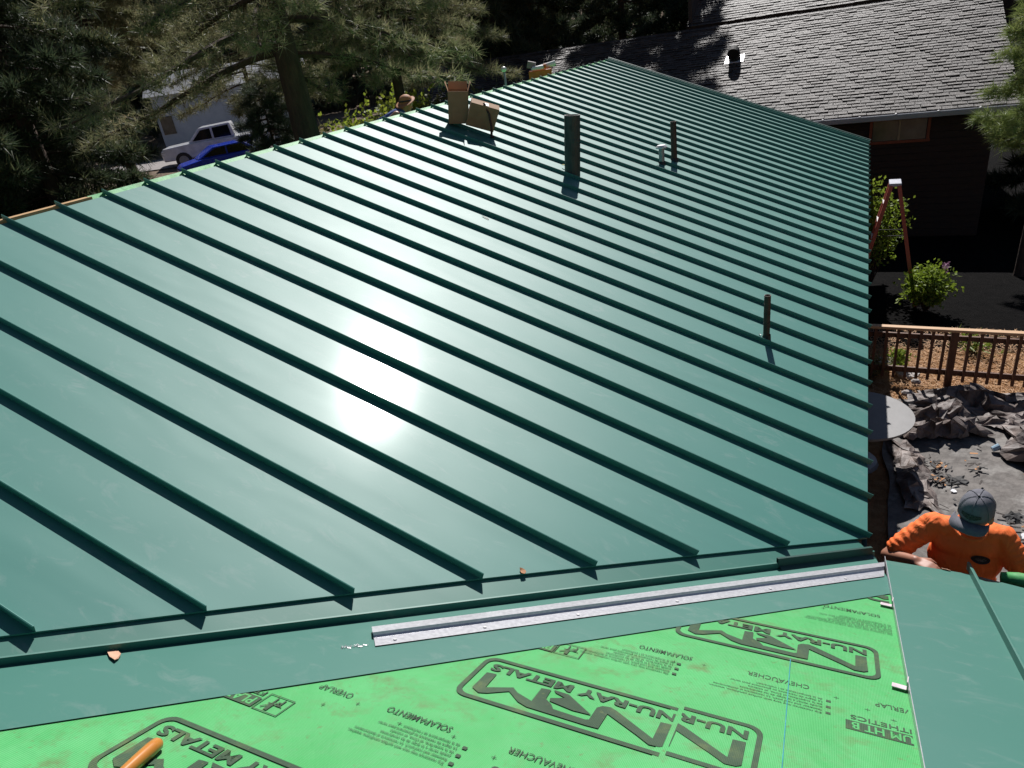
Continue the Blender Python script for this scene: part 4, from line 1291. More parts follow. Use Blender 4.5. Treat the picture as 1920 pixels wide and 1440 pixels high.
# gutter with hangers
gu = MB(); prof = [(-.0, .02), (-.0, -.09), (-.05, -.105), (-.10, -.09), (-.12, .0), (-.118, .012), (-.108, .012)]
vs = []; fs = []
for x in (XL, XR - .02):
    for (y, z) in prof: vs.append(Vector((x, EY - .025 + y, EZ - .035 + z)))
for i in range(len(prof) - 1): fs.append((i, i + 1, 7 + i + 1, 7 + i))
o = bpart(mesh_obj('gutter', vs, fs, mat('white_gutter_enamel', (.40, .40, .42), (.34, .34, .36), 3, .35)))
sm = o.modifiers.new('t', 'SOLIDIFY'); sm.thickness = .008
for i, x in enumerate((4.7, 5.5, 6.25, 7.1, 7.9)):
    b = MB(); b.bar((x, EY - .15, EZ - .02), (x, EY + .02, EZ + .0), .03, .012); b.ball((x, EY - .145, EZ - .012), (.035, .02, .016), 8, 6); q = b.build('gutter_hanger', M_CAPW); q.parent = o
# roof vent hood
vb = bp_(2.13, (19.15 - EY) / math.cos(AB), .03)
M_VENTIN = mat('vent_dark', (.008, .008, .008), None, 9, .8)
v_ = MB(); 
vs = []; fs = []
b = MB(); b.box(vb, (.50, .44, .012), Matrix(((1, 0, 0), (0, SB.y, NB.y), (0, SB.z, NB.z)))); o = bpart(b.build('vent_flange', mat('shiny_flashing', (.85, .82, .84), (.75, .73, .75), 5, .35, .25)))
b = MB(); b.tube([vb + NB * .0, vb + NB * .10 + Vector((0, -.02, 0)), vb + NB * .2 + Vector((0, -.16, .03)), vb + NB * .17 + Vector((0, -.26, .0))], [.17, .17, .165, .16], 18, cap=True); o = bpart(b.build('vent_hood', M_VENTIN))

# ------------------------------------------------------------------ yard right of the eave
G0 = -4.6
# fence
fe = empty('wooden_fence', (7.5, 6.9, G0), 'stained redwood fence with square balusters and pale cap rail', 'fence')
XF0, XF1 = 4.6, 11.2
def fy(x): return -.045 * (x - 7.5)
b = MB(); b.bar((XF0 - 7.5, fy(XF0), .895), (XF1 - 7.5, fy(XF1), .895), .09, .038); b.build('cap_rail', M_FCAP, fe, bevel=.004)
b = MB(); b.bar((XF0 - 7.5, fy(XF0) + .035, .765), (XF1 - 7.5, fy(XF1) + .035, .765), .034, .07); b.build('top_rail', M_FENCE, fe)
b = MB(); b.bar((XF0 - 7.5, fy(XF0) + .035, .235), (XF1 - 7.5, fy(XF1) + .035, .235), .034, .08); b.build('bottom_rail', M_FENCE, fe)
pm = None; x = 6.90 - .146 * 15
posts = [6.90 - 1.82, 6.90, 6.90 + 1.82, 6.9 + 3.64]
bal = MB(); bal.box((0, 0, 0), (.036, .034, .76)); bme = None
x = XF0 + .05
while x < XF1:
    if min(abs(x - p) for p in posts) > .075:
        if bme is None:
            o = bal.build('baluster', M_FENCE, fe); bme = o.data
        else:
            o = link(bpy.data.objects.new('baluster', bme)); o.parent = fe
        o.location = (x - 7.5, fy(x) - .001, .495); o.rotation_euler = (random.uniform(-.01, .01), random.uniform(-.012, .012), 0)
    x += .1425
for p in posts:
    b = MB(); b.box((p - 7.5, fy(p) + .008, .436), (.089, .089, .88)); b.build('post', M_FENCE, fe, bevel=.004)

# round table half under the eave shadow
tb = empty('round_table', (5.74, 4.72, G0), 'round pale grey table on the ground beside the eave', 'table')
b = MB(); b.tube([(0, 0, .665), (0, 0, .70), (0, 0, .70)], [.585, .595, .58], 48); b.build('tabletop', M_TABLE, tb)
b = MB(); b.tube([(0, 0, .0), (0, 0, .05), (0, 0, .08), (0, 0, .665)], [.28, .26, .05, .05], 16); b.build('pedestal', M_GREYM, tb)

# stepladder
ld = empty('stepladder', (6.14, 10.5, -4.65), 'orange stepladder with white top standing in front of the dark wall', 'ladder')
tz = 2.18
for (sx, sy) in ((1, -1), (1, 1), (-1, -1), (-1, 1)):
    b = MB(); b.bar((sx * .06, sy * .14, tz), (sx * .52, sy * .28, 0.0), .06, .085, (0, 1, 0)); b.build('rail', M_ORANGEFG, ld)
b = MB(); b.box((0, 0, tz + .01), (.19, .36, .06)); b.build('top_cap', mat('pale_ladder_cap', (.42, .43, .50), None, 9, .5), ld, bevel=.01)
for i in range(6):
    t = (i + 1) / 7; z = tz * (1 - t)
    b = MB(); b.box((-(.06 + .46 * t), 0, z), (.075, 2 * (.14 + .14 * t), .02)); b.build('step', M_CAPW, ld)
for i in range(3):
    t = (i + 1.5) / 5; z = tz * (1 - t); b = MB(); b.box(((.06 + .46 * t), 0, z), (.02, 2 * (.14 + .14 * t), .03)); b.build('brace', M_ORANGEFG, ld)
b = MB(); b.bar((-.20, -.2, 1.3), (.20, -.2, 1.3), .006, .02); b.bar((-.20, .2, 1.3), (.20, .2, 1.3), .006, .02); b.build('spreader', M_BLACK, ld)

# paving stones by the fence
M_STONE = mat('pale_paving_stone', (.42, .38, .36), (.34, .3, .28), 8, .9, bump=.4)
for i, (x, y, l_) in enumerate(((5.86, 7.35, 'pale paving stone nearest the green eave beyond the fence'), (6.18, 7.62, 'pale paving stone right of the first, beyond the fence'), (6.42, 7.28, 'small half-shaded paving stone left of the fence post'))):
    n = 8; r_ = random.Random(i); pl = [((.20 - .05 * (i == 2)) * (.8 + .35 * r_.random()) * math.cos(2 * PI * q / n), .17 * (.8 + .35 * r_.random()) * math.sin(2 * PI * q / n)) for q in range(n)]
    b = MB(); b.prism(pl, .05); o = b.build('paving_stone', M_STONE); o.location = (x, y, G0 - .005); tag(o, l_, 'paving stone', 'paving stones beyond the fence')
for i, (x, y) in enumerate(((6.52, 7.0), (6.40, 6.62))):
    b = MB(); b.ball((0, 0, .03), (.07 + .02 * i, .06, .05), 7, 5); o = b.build('rock', M_STONE); o.location = (x, y, G0); tag(o, ('pale rock at the foot of the fence', 'rock in the straw just in front of the fence')[i], 'rock')

# crumpled felt and ground sheets
def felt_mat(name, a, b_, rough=.6):
    return mat(name, a, b_, 3.5, rough, bump=.5, bscale=14, c3=tuple(x * .8 for x in a), bdist=.02)
M_FELT = felt_mat('brown_grey_felt', (.25, .20, .18), (.10, .078, .07))
M_SHEET = mat('grey_ground_sheet', (.165, .148, .135), (.105, .092, .083), 4, .75, bump=.6, bscale=9, c3=(.22, .205, .19), bdist=.03)
M_BLKFELT = mat('black_felt', (.012, .012, .013), (.022, .02, .02), 8, .7)
def ridged(p, seed, oct_=4):
    v = 0; a = 1; f = 1; s = 0
    for o_ in range(oct_):
        n_ = noise.noise(Vector((p[0] * f + seed * 7.3, p[1] * f - seed * 3.1, seed)))
        v += a * (1 - abs(n_) * 2.2); s += a; a *= .5; f *= 2.1
    return v / s
def folds(x, y, sd, f):
    """long soft-to-sharp pleats in three directions"""
    wx = .35 * noise.noise(Vector((x * 1.3, y * 1.3, sd))); wy = .35 * noise.noise(Vector((x * 1.3 + 7, y * 1.3, sd)))
    h = 0
    for i, (a, am) in enumerate(((.3, 1.0), (1.5, .8), (2.5, .65))):
        a += sd * 1.7; X = (x + wx) * math.cos(a) + (y + wy) * math.sin(a); Y = -(x + wx) * math.sin(a) + (y + wy) * math.cos(a)
        n_ = noise.noise(Vector((X * f * 1.5, Y * f * .42, sd + i * 3.7)))
        m_ = .35 + .65 * max(0, min(1, .5 + 1.3 * noise.noise(Vector((X * f * .5, Y * f * .5, sd + 20 + i)))))
        h = max(h, am * m_ * max(0, 1 - abs(n_) * 3.0) ** 1.3)
    return h
def crumple(name, cx, cy, rx, ry, rot, hgt, seed, matr, label, cat, freq=1.6, n=17, group=None, irr=.35, curl=.0):
    """a stiff sheet gathered into creased planes that lean over each other"""
    ca_, sa_ = math.cos(rot), math.sin(rot); r_ = random.Random(int(seed * 13))
    big = max(rx, ry); nx = max(6, int(n * rx / big)); ny = max(6, int(n * ry / big))
    bm = bmesh.new(); g = []
    for j in range(ny + 1):
        for i in range(nx + 1):
            u = i / nx * 2 - 1; v = j / ny * 2 - 1; rr = max(abs(u), abs(v)); an = math.atan2(v, u)
            lim = 1 + irr * noise.noise(Vector((math.cos(an) * 2.3 + seed, math.sin(an) * 2.3, seed))) * 1.3
            X = (u * lim + r_.uniform(-.8, .8) / nx) * rx; Y = (v * lim + r_.uniform(-.8, .8) / ny) * ry
            h = (folds(X, Y, seed, freq) + .22 * r_.random()) * (1 - .7 * rr ** 4)
            X += h * hgt * r_.uniform(-.25, .35); Y += h * hgt * (r_.uniform(-.35, .25) - .2)
            g.append(bm.verts.new((cx + X * ca_ - Y * sa_, cy + X * sa_ + Y * ca_, G0 + .03 + hgt * h)))
    for j in range(ny):
        for i in range(nx):
            a = j * (nx + 1) + i; q = (a, a + 1, a + nx + 2, a + nx + 1)
            for t in (((0, 1, 2), (0, 2, 3)) if r_.random() < .5 else ((0, 1, 3), (1, 2, 3))):
                bm.faces.new([g[q[k]] for k in t])
    bmesh.ops.subdivide_edges(bm, edges=bm.edges[:], cuts=2, use_grid_fill=True, smooth=.25)
    for v in bm.verts:
        v.co += Vector((noise.noise(v.co * 11), noise.noise(v.co * 11 + Vector((4, 4, 4))), noise.noise(v.co * 13 + Vector((9, 1, 2))))) * .014
        v.co.z = max(v.co.z, G0 + .02)
    me = bpy.data.meshes.new(name); bm.to_mesh(me); bm.free(); me.materials.append(matr)
    o = link(bpy.data.objects.new(name, me))
    sm = o.modifiers.new('t', 'SOLIDIFY'); sm.thickness = .004
    return tag(o, label, cat, group)
# flat sheet
vs = []; fs = []; n = 60
for j in range(n + 1):
    for i in range(n + 1):
        x = 6.1 + 3.6 * i / n; y = .9 + 5.5 * j / n
        x += .10 * noise.noise(Vector((y * 1.3, 0, 2))) ; y2 = y + .12 * noise.noise(Vector((x * 1.5, 3, 2)))
        z = G0 + .012 + .035 * max(0, ridged((x * .9, y * .9), 2.2) - .45) + .03 * noise.noise(Vector((x * 1.2, y * 1.2, 0)))
        vs.append((x, y2, z + .02))
for j in range(n):
    for i in range(n):
        a = j * (n + 1) + i; fs.append((a, a + 1, a + n + 2, a + n + 1))
tag(mesh_obj('ground_sheet', vs, fs, M_SHEET), 'flat grey ground sheet spread on the yard behind the worker', 'ground sheet')
crumple('crumpled_felt', 6.62, 5.78, .46, .40, .35, .42, 1.0, M_FELT, 'big crumpled fold of brown-grey felt right of the round table', 'felt sheet', 1.7)
crumple('crumpled_felt', 7.30, 6.45, .85, .26, -.05, .34, 3.0, M_FELT, 'long crumpled felt roll lying along the foot of the fence', 'felt sheet', 2.3)
crumple('crumpled_felt', 7.85, 5.05, .42, .75, .35, .34, 5.0, M_FELT, 'crumpled felt heap at the right edge beyond the worker', 'felt sheet', 2.0)
crumple('crumpled_felt', 6.36, 4.55, .17, .75, .10, .20, 7.0, M_FELT, 'narrow felt strip at the edge of the roof shadow below the table', 'felt sheet', 2.4)
crumple('crumpled_felt', 7.75, 6.0, .6, .22, .1, .24, 9.0, M_FELT, 'felt fold between the fence roll and the right-hand heap', 'felt sheet', 2.6)
crumple('black_felt_scrap', 6.79, 4.52, .11, .09, .2, .05, 11.0, M_BLKFELT, 'ragged black felt scrap on the grey sheet, left of the cap', 'felt scrap', 5, 8, irr=.8)
crumple('black_felt_scrap', 7.25, 3.92, .11, .09, 1.2, .05, 12.0, M_BLKFELT, 'ragged black felt scrap on the grey sheet, right of the cap', 'felt scrap', 5, 8, irr=.8)
# debris
M_PAPER = mat('white_paper', (.78, .78, .8), (.7, .7, .72), 9, .7)
for (x, y, s_, l_) in ((6.76, 4.28, .05, 'small white paper scrap left of the grey cap'), (7.36, 3.60, .13, 'white paper sheet right of the orange shirt')):
    flake(Vector((x, y, G0 + .05)), Vector((.1, -.1, 1)).normalized(), (s_ * 1.4, s_ * 1.2), M_PAPER, 'paper_scrap', l_, 'paper', int(x * 10))
cu = MB(); cu.tube([(0, 0, 0), (.07, .03, .03)], [.032, .042], 12); o = cu.build('plastic_cup', mat('pale_blue_plastic', (.35, .5, .62), None, 9, .3)); o.location = (7.23, 5.22, G0 + .08); tag(o, 'pale blue cup lying on the grey sheet by the right heap', 'cup')
M_SPL = mat('split_wood', (.50, .24, .09), (.35, .16, .06), 12, .75)
rr = random.Random(5); db = []
V = []; F = []
spots = [(6.60, 4.80, .09, 26), (6.66, 4.45, .09, 30), (7.05, 4.78, .07, 12), (7.42, 3.70, .20, 34), (7.3, 4.6, .6, 16), (6.9, 5.2, .5, 10), (7.5, 3.1, .4, 30)]
b = MB()
for (cx, cy, sp, nn_) in spots:
    for i in range(nn_):
        a = rr.uniform(0, 2 * PI); ln = rr.uniform(.02, .10); px, py = rr.gauss(cx, sp * .6), rr.gauss(cy, sp * .6)
        d_ = Vector((math.cos(a), math.sin(a), rr.uniform(-.15, .15))) * ln / 2; p = Vector((px, py, G0 + .062 + rr.random() * .03))
        b.bar(p - d_, p + d_, rr.uniform(.006, .03), .004)
nb = len(b.f)
o = b.build('wood_and_shingle_debris', [M_SPL, M_BLKFELT, M_SHING]); o.data.polygons.foreach_set('material_index', [(rr2 := (i // 6 * 7919) % 5) and (1 if rr2 < 3 else 2) for i in range(nb)])
tag(o, 'splinters and torn shingle bits scattered on the grey sheet', 'debris', kind='stuff')
# straw mulch
rs = np.random.default_rng(3); N = 9000
xx = rs.uniform(5.6, 11.0, N); yy = rs.uniform(5.9, 9.1, N); aa = rs.uniform(0, PI, N); ll = rs.uniform(.02, .06, N)
P = np.stack([xx, yy, np.full(N, G0 + .008) + rs.uniform(0, .03, N)], 1)
dv = np.stack([np.cos(aa) * ll, np.sin(aa) * ll, rs.uniform(-.01, .014, N)], 1); sv = np.stack([-np.sin(aa), np.cos(aa), np.zeros(N)], 1) * .004
VV = np.concatenate([P - dv - sv, P + dv - sv, P + dv + sv, P - dv + sv], 0)
FF = np.stack([np.arange(N), np.arange(N) + N, np.arange(N) + 2 * N, np.arange(N) + 3 * N], 1)
o = np_mesh('straw_mulch', VV, FF, mat('straw', (.55, .34, .17), (.34, .17, .08), 25, .8, c3=(.62, .42, .24)))
tag(o, 'orange-brown straw mulch covering the soil around the fence', 'mulch', kind='stuff')

# ------------------------------------------------------------------ vegetation
def unit(a): return a / (np.linalg.norm(a, axis=-1, keepdims=True) + 1e-9)
def tufts(P, Dd, nneedle, ln, wd, spread=.9, seed=0, lnvar=.4):
    """needle triangles: P (n,3) tuft bases, Dd (n,3) growth direction"""
    r_ = np.random.default_rng(seed)
    n = len(P)
    rd = unit(r_.normal(size=(n, nneedle, 3)))
    d_ = unit(Dd[:, None, :] * (1 - spread * .5) + rd * spread)
    l_ = ln * (1 - lnvar + 2 * lnvar * r_.random((n, nneedle, 1)))
    base = P[:, None, :] + rd * ln * .12
    tip = base + d_ * l_
    sd = unit(np.cross(d_, r_.normal(size=(n, nneedle, 3)))) * wd / 2
    V = np.concatenate([(base - sd).reshape(-1, 3), (base + sd).reshape(-1, 3), tip.reshape(-1, 3)], 0)
    m = n * nneedle
    F = np.stack([np.arange(m), np.arange(m) + m, np.arange(m) + 2 * m], 1)
    return V, F
def leaves(P, ln, wd, seed=0, per=1, jit=.03):
    r_ = np.random.default_rng(seed)
    P = np.repeat(P, per, 0) + r_.normal(size=(len(P) * per, 3)) * jit
    n = len(P); d_ = unit(r_.normal(size=(n, 3)) + np.array([0, 0, .3])); s_ = unit(np.cross(d_, r_.normal(size=(n, 3))))
    l_ = ln * (.6 + .8 * r_.random((n, 1)))
    V = np.concatenate([P, P + d_ * l_ * .5 + s_ * wd / 2, P + d_ * l_, P + d_ * l_ * .5 - s_ * wd / 2], 0)
    F = np.stack([np.arange(n), np.arange(n) + n, np.arange(n) + 2 * n, np.arange(n) + 3 * n], 1)
    return V, F

def conifer(name, x, y, h, r, label, matr, seed, z0=None, crown0=.15, crown1=1.0, nl=46, needle=(9, .22, .022), droop=.25, trunk=.22, tuft_d=26, group=None, az_skip=None, top_r=.15, cat='tree', up=0.0, shape=1.0):
    r_ = random.Random(seed); rn = np.random.default_rng(seed)
    z0 = ground_z(x, y) if z0 is None else z0
    e = empty(name, (x, y, z0), label, cat, group)
    lean = Vector((r_.uniform(-.01, .01), r_.uniform(-.01, .01), 1))
    t = MB(); t.tube([lean * (h * q) for q in (-.02, .0, .03, .3, .6, .9, 1)], [trunk * 1.35, trunk * 1.15, trunk, trunk * .8, trunk * .5, trunk * .16, .02], 12)
    t.build('trunk', M_BARK, e, smooth=True)
    lb = MB(); PP = []; DD = []
    for i in range(nl):
        f = (i + r_.random()) / nl
        zf = crown0 + (crown1 - crown0) * f
        az_ = i * 2.399 + r_.uniform(-.5, .5)
        if az_skip and az_skip(az_, zf): continue
        rad = r * ((1 - f) ** shape * (1 - top_r) + top_r) * r_.uniform(.65, 1.12)
        b0 = lean * (h * zf); dr = Vector((math.cos(az_), math.sin(az_), 0))
        pts = []
        for q in range(7):
            s_ = q / 6
            side = Vector((-dr.y, dr.x, 0)) * (math.sin(s_ * 3 + i) * .06 * rad)
            pts.append(b0 + dr * rad * s_ + Vector((0, 0, rad * (up * s_ - droop * s_ ** 1.6 + .12 * max(0, s_ - .7) * 2))) + side)
        lb.tube(pts, [trunk * .22 * (1 - .85 * q / 6) * (rad / r * .7 + .3) + .006 for q in range(7)], 5, cap=False)
        nt_ = max(3, int(tuft_d * rad / r))
        for k in range(nt_):
            s_ = .22 + .78 * (k + r_.random()) / nt_
            a_ = int(min(5, s_ * 6)); p = pts[a_].lerp(pts[a_ + 1], s_ * 6 - a_)
            lat = r_.choice((-1, 1)) * r_.uniform(.0, .34) * rad * (1.25 - s_) * .9
            sv_ = Vector((-dr.y, dr.x, 0)) * lat
            q_ = p + sv_ + dr * abs(lat) * .35 + Vector((0, 0, r_.uniform(-.10, .05) * rad * .5))
            if abs(lat) > .25 and k % 2 == 0: lb.tube([p, q_], [.012, .005], 4, cap=False)
            # a twig: several tufts in a row
            for m_ in range(3):
                g = p.lerp(q_, .4 + .3 * m_)
                PP.append(g + Vector((r_.gauss(0, .05), r_.gauss(0, .05), r_.gauss(0, .04)))); DD.append((dr * .6 + sv_.normalized() * .5 + Vector((0, 0, .25))) if sv_.length > 0 else dr)
    for q in range(6):
        PP.append(lean * (h * (.97 + .01 * q))); DD.append(Vector((0, 0, 1)))
    lb.build('limbs', M_BARK, e)
    P = np.array([tuple(p) for p in PP]); Dd = unit(np.array([tuple(d) for d in DD]))
    V, F = tufts(P, Dd, needle[0], needle[1], needle[2], .95, seed)
    np_mesh('crown', V, F, matr, e)
    return e

# the big pine whose trunk shows beside the ridge
conifer('pine_tree', -5.05, 8.75, 14, 4.4, 'big pine whose bare dark trunk rises just behind the ridge', M_PINE, 3, crown0=.37, az_skip=lambda a, z: z < .44 and math.cos(a + .86) > .35, nl=66, needle=(15, .20, .014), droop=.35, trunk=.34, tuft_d=40, top_r=.35, shape=.6)
conifer('pine_tree', -6.2, 14.2, 12, 3.4, 'sunlit olive pine right of the bare trunk, hanging foliage over brush', M_PINE, 5, crown0=.43, nl=70, needle=(15, .20, .014), droop=.3, trunk=.2, tuft_d=40, top_r=.4, shape=.6)
conifer('small_pine_tree', -8.35, 11.15, 5.2, 1.15, 'small dark pine left of the bare trunk, in front of pale garage', M_FIR2, 8, crown0=.52, nl=40, needle=(14, .16, .015), droop=.2, trunk=.11, tuft_d=26, top_r=.5)
firs = [(-10.6, 3.4, 13, 3.0, 'dark fir at the far left edge of the picture', M_FIR),
        (-11.5, 7.0, 14, 3.1, 'dark fir second from the left edge, close behind the ridge', M_FIR),
        (-14.6, 8.6, 15, 3.3, 'grey-green fir with a thin trunk left of the white truck', M_FIR2),
        (-17.5, 9.5, 16, 3.8, 'tall dark fir between the two left-hand firs, farther back', M_FIR),
        (-20.5, 4.5, 16, 4.0, 'tall dark fir beyond the leftmost fir', M_FIR2),
        (-18.6, 14.4, 15, 3.8, 'fir hanging over the pale garage, left of the bare trunk', M_PINE)]
for i, (x, y, h, r, l_, mm) in enumerate(firs):
    conifer('fir_tree', x, y, h, r, l_, mm, 20 + i, crown0=.10 if i < 5 else .36, nl=88, needle=(13, .27, .030), droop=.3, trunk=.2, tuft_d=42, top_r=.25, group='firs at the left', shape=.8)
conifer('pine_tree', -13.4, 16.0, 12, 3.0, 'thin-trunked pine hanging over the pale garage behind the white pickup', M_PINE, 33, crown0=.36, nl=64, needle=(13, .22, .018), droop=.35, trunk=.11, tuft_d=34, top_r=.35, shape=.6)
backs = [(-7.2, 22.8, 13, 2.6, 'dark conifer behind the tool crate and pipe'), (-6.8, 25.5, 15, 3.3, 'dark conifer behind the left end of the shingle roof'), (-3.6, 27.5, 15, 3.2, 'dark conifer behind the middle of the shaded shingle roof'),
         (-.9, 27.0, 14, 2.6, 'dark conifer nearest the upper storey roof'), (-11.0, 29.0, 16, 3.2, 'dark conifer above the sunlit pine, farther back'), (-9.0, 31.0, 17, 3.6, 'tall dark conifer in the second row behind the shaded roof'), (-16.0, 33.0, 16, 3.8, 'dark conifer far behind the sunlit olive pine')]
for i, (x, y, h, r, l_) in enumerate(backs):
    conifer('conifer_tree', x, y, h, r, l_, M_FIR, 40 + i, crown0=.04, nl=90, needle=(12, .34, .042), droop=.3, trunk=.2, tuft_d=32, top_r=.3, group='conifers behind the shingled house', shape=.7)
for i, (x, y, h, r, l_) in enumerate(((10.4, 17.6, 11, 2.3, 'dark fir behind the bright young pine at the right'), (12.8, 22.0, 13, 3.0, 'dark fir beyond the right gable of the shingled house'))):
    conifer('fir_tree', x, y, h, r, l_, M_FIR, 66 + i, z0=-5.1, crown0=.03, nl=80, needle=(12, .28, .032), droop=.3, trunk=.2, tuft_d=36, top_r=.25, shape=.8)
# bright pine at the right edge
conifer('pine_tree', 8.62, 12.6, 5.5, 1.35, 'bright sunlit young pine at the right edge by the shingle roof', M_BRIGHTPINE, 61, z0=-4.95, crown0=.45, nl=44, needle=(22, .17, .010), droop=.1, trunk=.12, tuft_d=26, top_r=.5)

def bush(name, x, y, z0, r, h, label, matr, seed, ln=.06, wd=.035, n=900, cat='shrub', flowers=0, group=None):
    r_ = random.Random(seed); e = empty(name, (x, y, z0), label, cat, group)
    st = MB(); P = []; FP = []
    ns = max(7, int(n / 70))
    for i in range(ns):
        a = r_.uniform(0, 2 * PI); q = r_.random() ** .6
        top = Vector((math.cos(a) * r * q, math.sin(a) * r * q, h * (1 - .45 * q * q) * r_.uniform(.8, 1.08)))
        mid = top * .5 + Vector((r_.gauss(0, .05), r_.gauss(0, .05), .05)) * r
        st.tube([(0, 0, -.03), mid, top], [.014, .009, .004], 5)
        for k in range(int(n / ns)):
            t = .35 + .65 * r_.random() ** .7
            p = (mid.lerp(top, (t - .5) * 2) if t > .5 else Vector((0, 0, 0)).lerp(mid, t * 2))
            sp = r * .20 * (.4 + t)
            P.append(tuple(p + Vector((r_.gauss(0, sp), r_.gauss(0, sp), r_.gauss(0, sp * .6)))))
        if flowers and i % 2 == 0: FP.append(top)
    st.build('stems', M_BARK, e)
    P = np.array(P); P[:, 2] = np.maximum(P[:, 2], .02)
    V, F = leaves(P, ln, wd, seed, 2, .02); np_mesh('foliage', V, F, matr, e)
    if flowers:
        for p in FP[:flowers]:
            Q_ = np.array([tuple(p + Vector((r_.gauss(0, .03), r_.gauss(0, .03), r_.uniform(-.02, .14)))) for _ in range(70)])
            V, F = leaves(Q_, .022, .02, seed + 1, 2, .01); np_mesh('blossom', V, F, M_FLOWER, e)
bush('lilac_bush', 5.95, 11.6, -4.7, .50, 2.05, 'lilac bush behind the left rail of the stepladder', M_LILAC, 71, .075, .05, 1300, flowers=4)
bush('lilac_bush', 6.80, 9.95, -4.62, .36, .86, 'round bright lilac bush behind the cap rail of the fence', M_LILAC, 72, .075, .05, 1300, flowers=2)
bush('small_bush', 6.28, 7.35, -4.6, .16, .42, 'small dark green plant behind the fence near the paving stones', M_LILAC, 73, .05, .03, 320)
bush('small_bush', 5.98, 7.15, -4.6, .22, .35, 'low shaded bush between eave and fence', M_OLIVE, 74, .05, .03, 420)
bush('strap_leaf_plant', 7.35, 8.15, -4.6, .22, .30, 'low green plant at the edge of the shade right of the post', M_LILAC, 75, .22, .02, 60)
for i, (px, py, r, h, l_, mm) in enumerate(((-8.7, 15.6, 1.3, 4.1, 'yellow-green shrub right of the bare trunk', M_SHRUB), (-8.0, 17.0, 1.1, 4.3, 'brighter yellow-green shrub behind the first', M_SHRUB), (-9.9, 14.6, 1.0, 3.6, 'olive brush at the foot of the bare trunk', M_OLIVE),
        (-6.9, 17.4, 1.2, 4.0, 'olive brush under the sunlit pine', M_OLIVE), (-5.6, 18.0, 1.2, 3.9, 'olive brush left of the cardboard boxes', M_OLIVE), (-4.3, 18.6, 1.2, 4.0, 'green brush behind the cardboard boxes', M_OLIVE), (-11.3, 12.6, 1.0, 1.4, 'low brush in front of the blue car', M_OLIVE), (-13.0, 9.0, 1.3, 1.7, 'brush at the foot of the left firs', M_OLIVE))):
    bush('brush_shrub', px, py, ground_z(px, py), r, h, l_, mm, 80 + i, .15, .11, 4200, group='brush behind the ridge')

# far wood: ragged crowns joined as one mass
V_ = []; F_ = []; cnt = 0
rf_ = random.Random(99)
for i in range(150):
    a = math.radians(rf_.uniform(-75, 22)); d0 = rf_.uniform(62, 105)
    x = 5.5 + math.sin(a) * d0; y = -3.3 + math.cos(a) * d0
    if abs(a) < .0: continue
    z0 = ground_z(x, y); h = rf_.uniform(16, 26); r = rf_.uniform(2.6, 4.2)
    n = 260; f = np.random.default_rng(i).random(n); an = np.random.default_rng(i + 500).random(n) * 2 * PI
    rad = r * (1 - f) ** .8 * (.5 + .6 * np.random.default_rng(i + 900).random(n)) + .2
    P = np.stack([x + np.cos(an) * rad, y + np.sin(an) * rad, z0 + h * (.06 + .94 * f) - rad * .25], 1)
    V, F = leaves(P, 1.3, .55, i, 2, .25)
    V_.append(V); F_.append(F + cnt); cnt += len(V)
    t = MB(); 
o = np_mesh('far_wood', np.concatenate(V_), np.concatenate(F_), M_FIR2); tag(o, 'far wood of dark conifers beyond the road', 'woods', kind='stuff')

# ------------------------------------------------------------------ far left: garage, truck, car
gx, gy = -31.0, 32.5
gz = ground_z(gx, gy)
ga = empty('garage', (gx, gy, gz), 'pale blue-grey garage seen between the pine branches', 'garage', rz=.75)
M_BLUEW = mat('pale_blue_siding', (.42, .47, .55), (.36, .41, .5), 2, .7)
b = MB(); b.box((0, 0, 1.7), (9, 6, 3.4)); b.build('wall', M_BLUEW, ga)
b = MB(); b.add([(-4.8, -3.5, 3.35), (4.8, -3.5, 3.35), (4.8, 0, 4.6), (-4.8, 0, 4.6), (-4.8, 3.5, 3.35), (4.8, 3.5, 3.35)], [(0, 1, 2, 3), (3, 2, 5, 4), (0, 3, 4), (1, 5, 2)]); b.build('roof', mat('pale_metal_roof', (.16, .17, .20), None, 3, .7), ga)
for i in range(2):
    b = MB(); b.box((-2.0 + 3.4 * i, -3.02, 1.25), (2.7, .06, 2.4)); d_ = b.build('garage_door', M_WHITE if i == 1 else M_BLUEW, ga)
for i in range(2):
    b = MB(); b.box((-4.0 + 8.0 * i, -3.03, 1.7), (.7, .06, 1.0)); b.build('window', M_GLASSW, ga)

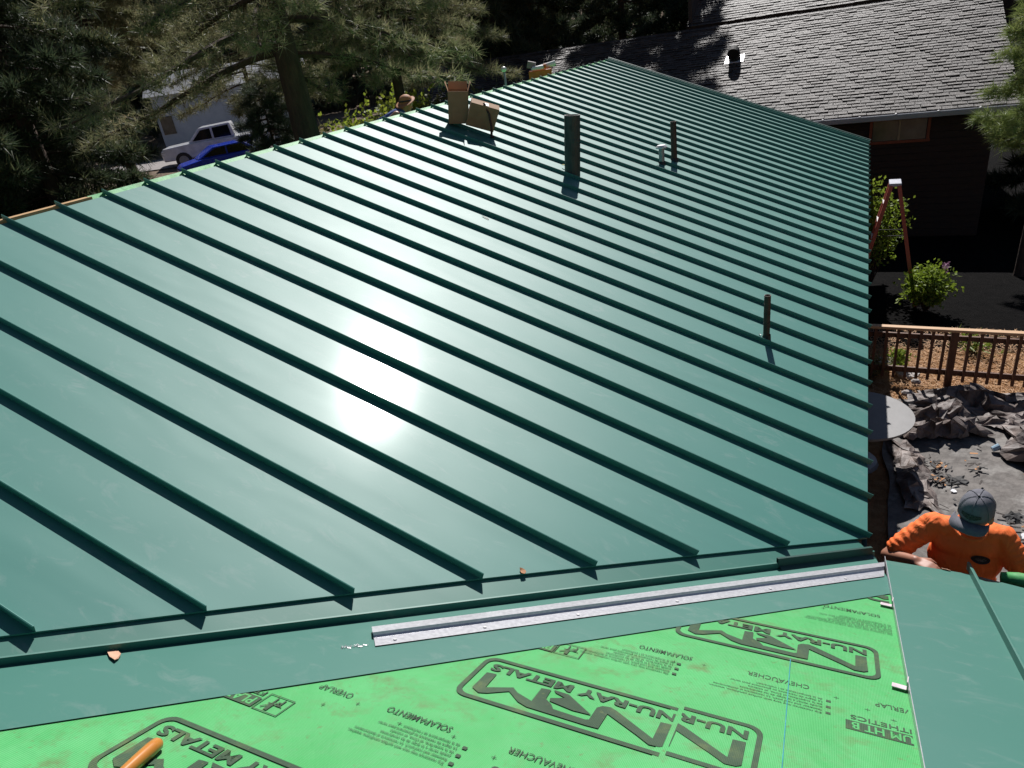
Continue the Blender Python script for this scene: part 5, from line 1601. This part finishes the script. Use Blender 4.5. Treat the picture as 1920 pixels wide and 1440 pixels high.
def wheel(parent, x, y, r, m=None):
    t = MB(); t.tube([(x, y - .11, r), (x, y + .11, r)], r, 18); o = t.build('wheel', M_BLACK, parent)
    t = MB(); t.tube([(x, y - .12, r), (x, y + .12, r)], r * .6, 12); q = t.build('rim', M_GREYM, o)
def vehicle(name, loc, rz, prof, cabin, w_, paint, label, cat, wheels, r, glass, extra=None):
    e = empty(name, loc, label, cat, rz=rz)
    M = Matrix(((1, 0, 0, 0), (0, 0, 1, -w_ / 2), (0, 1, 0, 0), (0, 0, 0, 1)))
    b = MB(); b.prism(prof, w_, M); b.build('body', paint, e, bevel=.06)
    M2 = Matrix(((1, 0, 0, 0), (0, 0, 1, -w_ / 2 + .1), (0, 1, 0, 0), (0, 0, 0, 1)))
    b = MB(); b.prism(cabin, w_ - .2, M2); b.build('cabin', paint, e, bevel=.05)
    for g in glass:
        for s_ in (-1, 1):
            Mg = Matrix(((1, 0, 0, 0), (0, 0, 1, s_ * (w_ / 2 - .095) - .01), (0, 1, 0, 0), (0, 0, 0, 1)))
            b = MB(); b.prism(g, .02, Mg); b.build('side_window', M_GLASSD, e)
    for x in wheels:
        for s_ in (-1, 1): wheel(e, x, s_ * (w_ / 2 - .08), r)
    return e
M_GLASSD = mat('dark_car_glass', (.01, .012, .014), None, 4, .1)
M_WPAINT = mat('white_car_paint', (.82, .82, .84), None, 3, .25, coat=.5)
M_BPAINT = mat('blue_car_paint', (.01, .05, .55), None, 3, .25, coat=.5)
tx, ty = -25.0, 24.6
tk = vehicle('pickup_truck', (tx, ty, ground_z(tx, ty) + .02), .72 + PI, [(-2.8, .45), (2.7, .45), (2.75, .9), (2.6, 1.08), (1.3, 1.16), (-2.8, 1.16)], [(-1.05, 1.15), (1.35, 1.15), (.65, 1.80), (-.9, 1.86)], 1.95, M_WPAINT,
   'white double-cab pickup truck parked behind the trees', 'truck', (-1.8, 1.75), .40, [[(-.85, 1.22), (.02, 1.22), (.0, 1.72), (-.8, 1.76)], [(.12, 1.22), (1.1, 1.22), (.6, 1.68), (.12, 1.72)]])
b = MB(); b.box((-2.84, .75, .95), (.05, .2, .3)); b.box((-2.84, -.75, .95), (.05, .2, .3)); b.build('tail_lamp', mat('red_lamp', (.5, .02, .02), None, 4, .3), tk)
b = MB(); b.box((-2.83, 0, .85), (.03, 1.5, .5)); b.build('tailgate', M_WPAINT, tk)
cx_, cy_ = -21.9, 21.7
cr_ = vehicle('hatchback_car', (cx_, cy_, ground_z(cx_, cy_) + .02), .95 + PI, [(-2.0, .35), (2.0, .35), (2.05, .62), (1.85, .80), (.9, .95), (-1.8, 1.0), (-2.05, .85)], [(-1.7, .95), (1.15, .93), (.35, 1.38), (-1.0, 1.42)], 1.75, M_BPAINT,
   'bright blue hatchback parked in front of the white pickup', 'car', (-1.3, 1.3), .32, [[(-1.35, 1.0), (-.25, 1.0), (-.25, 1.34), (-.95, 1.34)], [(-.17, 1.0), (.9, 1.0), (.3, 1.31), (-.17, 1.34)]])
b = MB(); b.box((-2.02, .6, .85), (.08, .3, .16)); b.box((-2.02, -.6, .85), (.08, .3, .16)); b.build('tail_lamp', bpy.data.materials['red_lamp'], cr_)
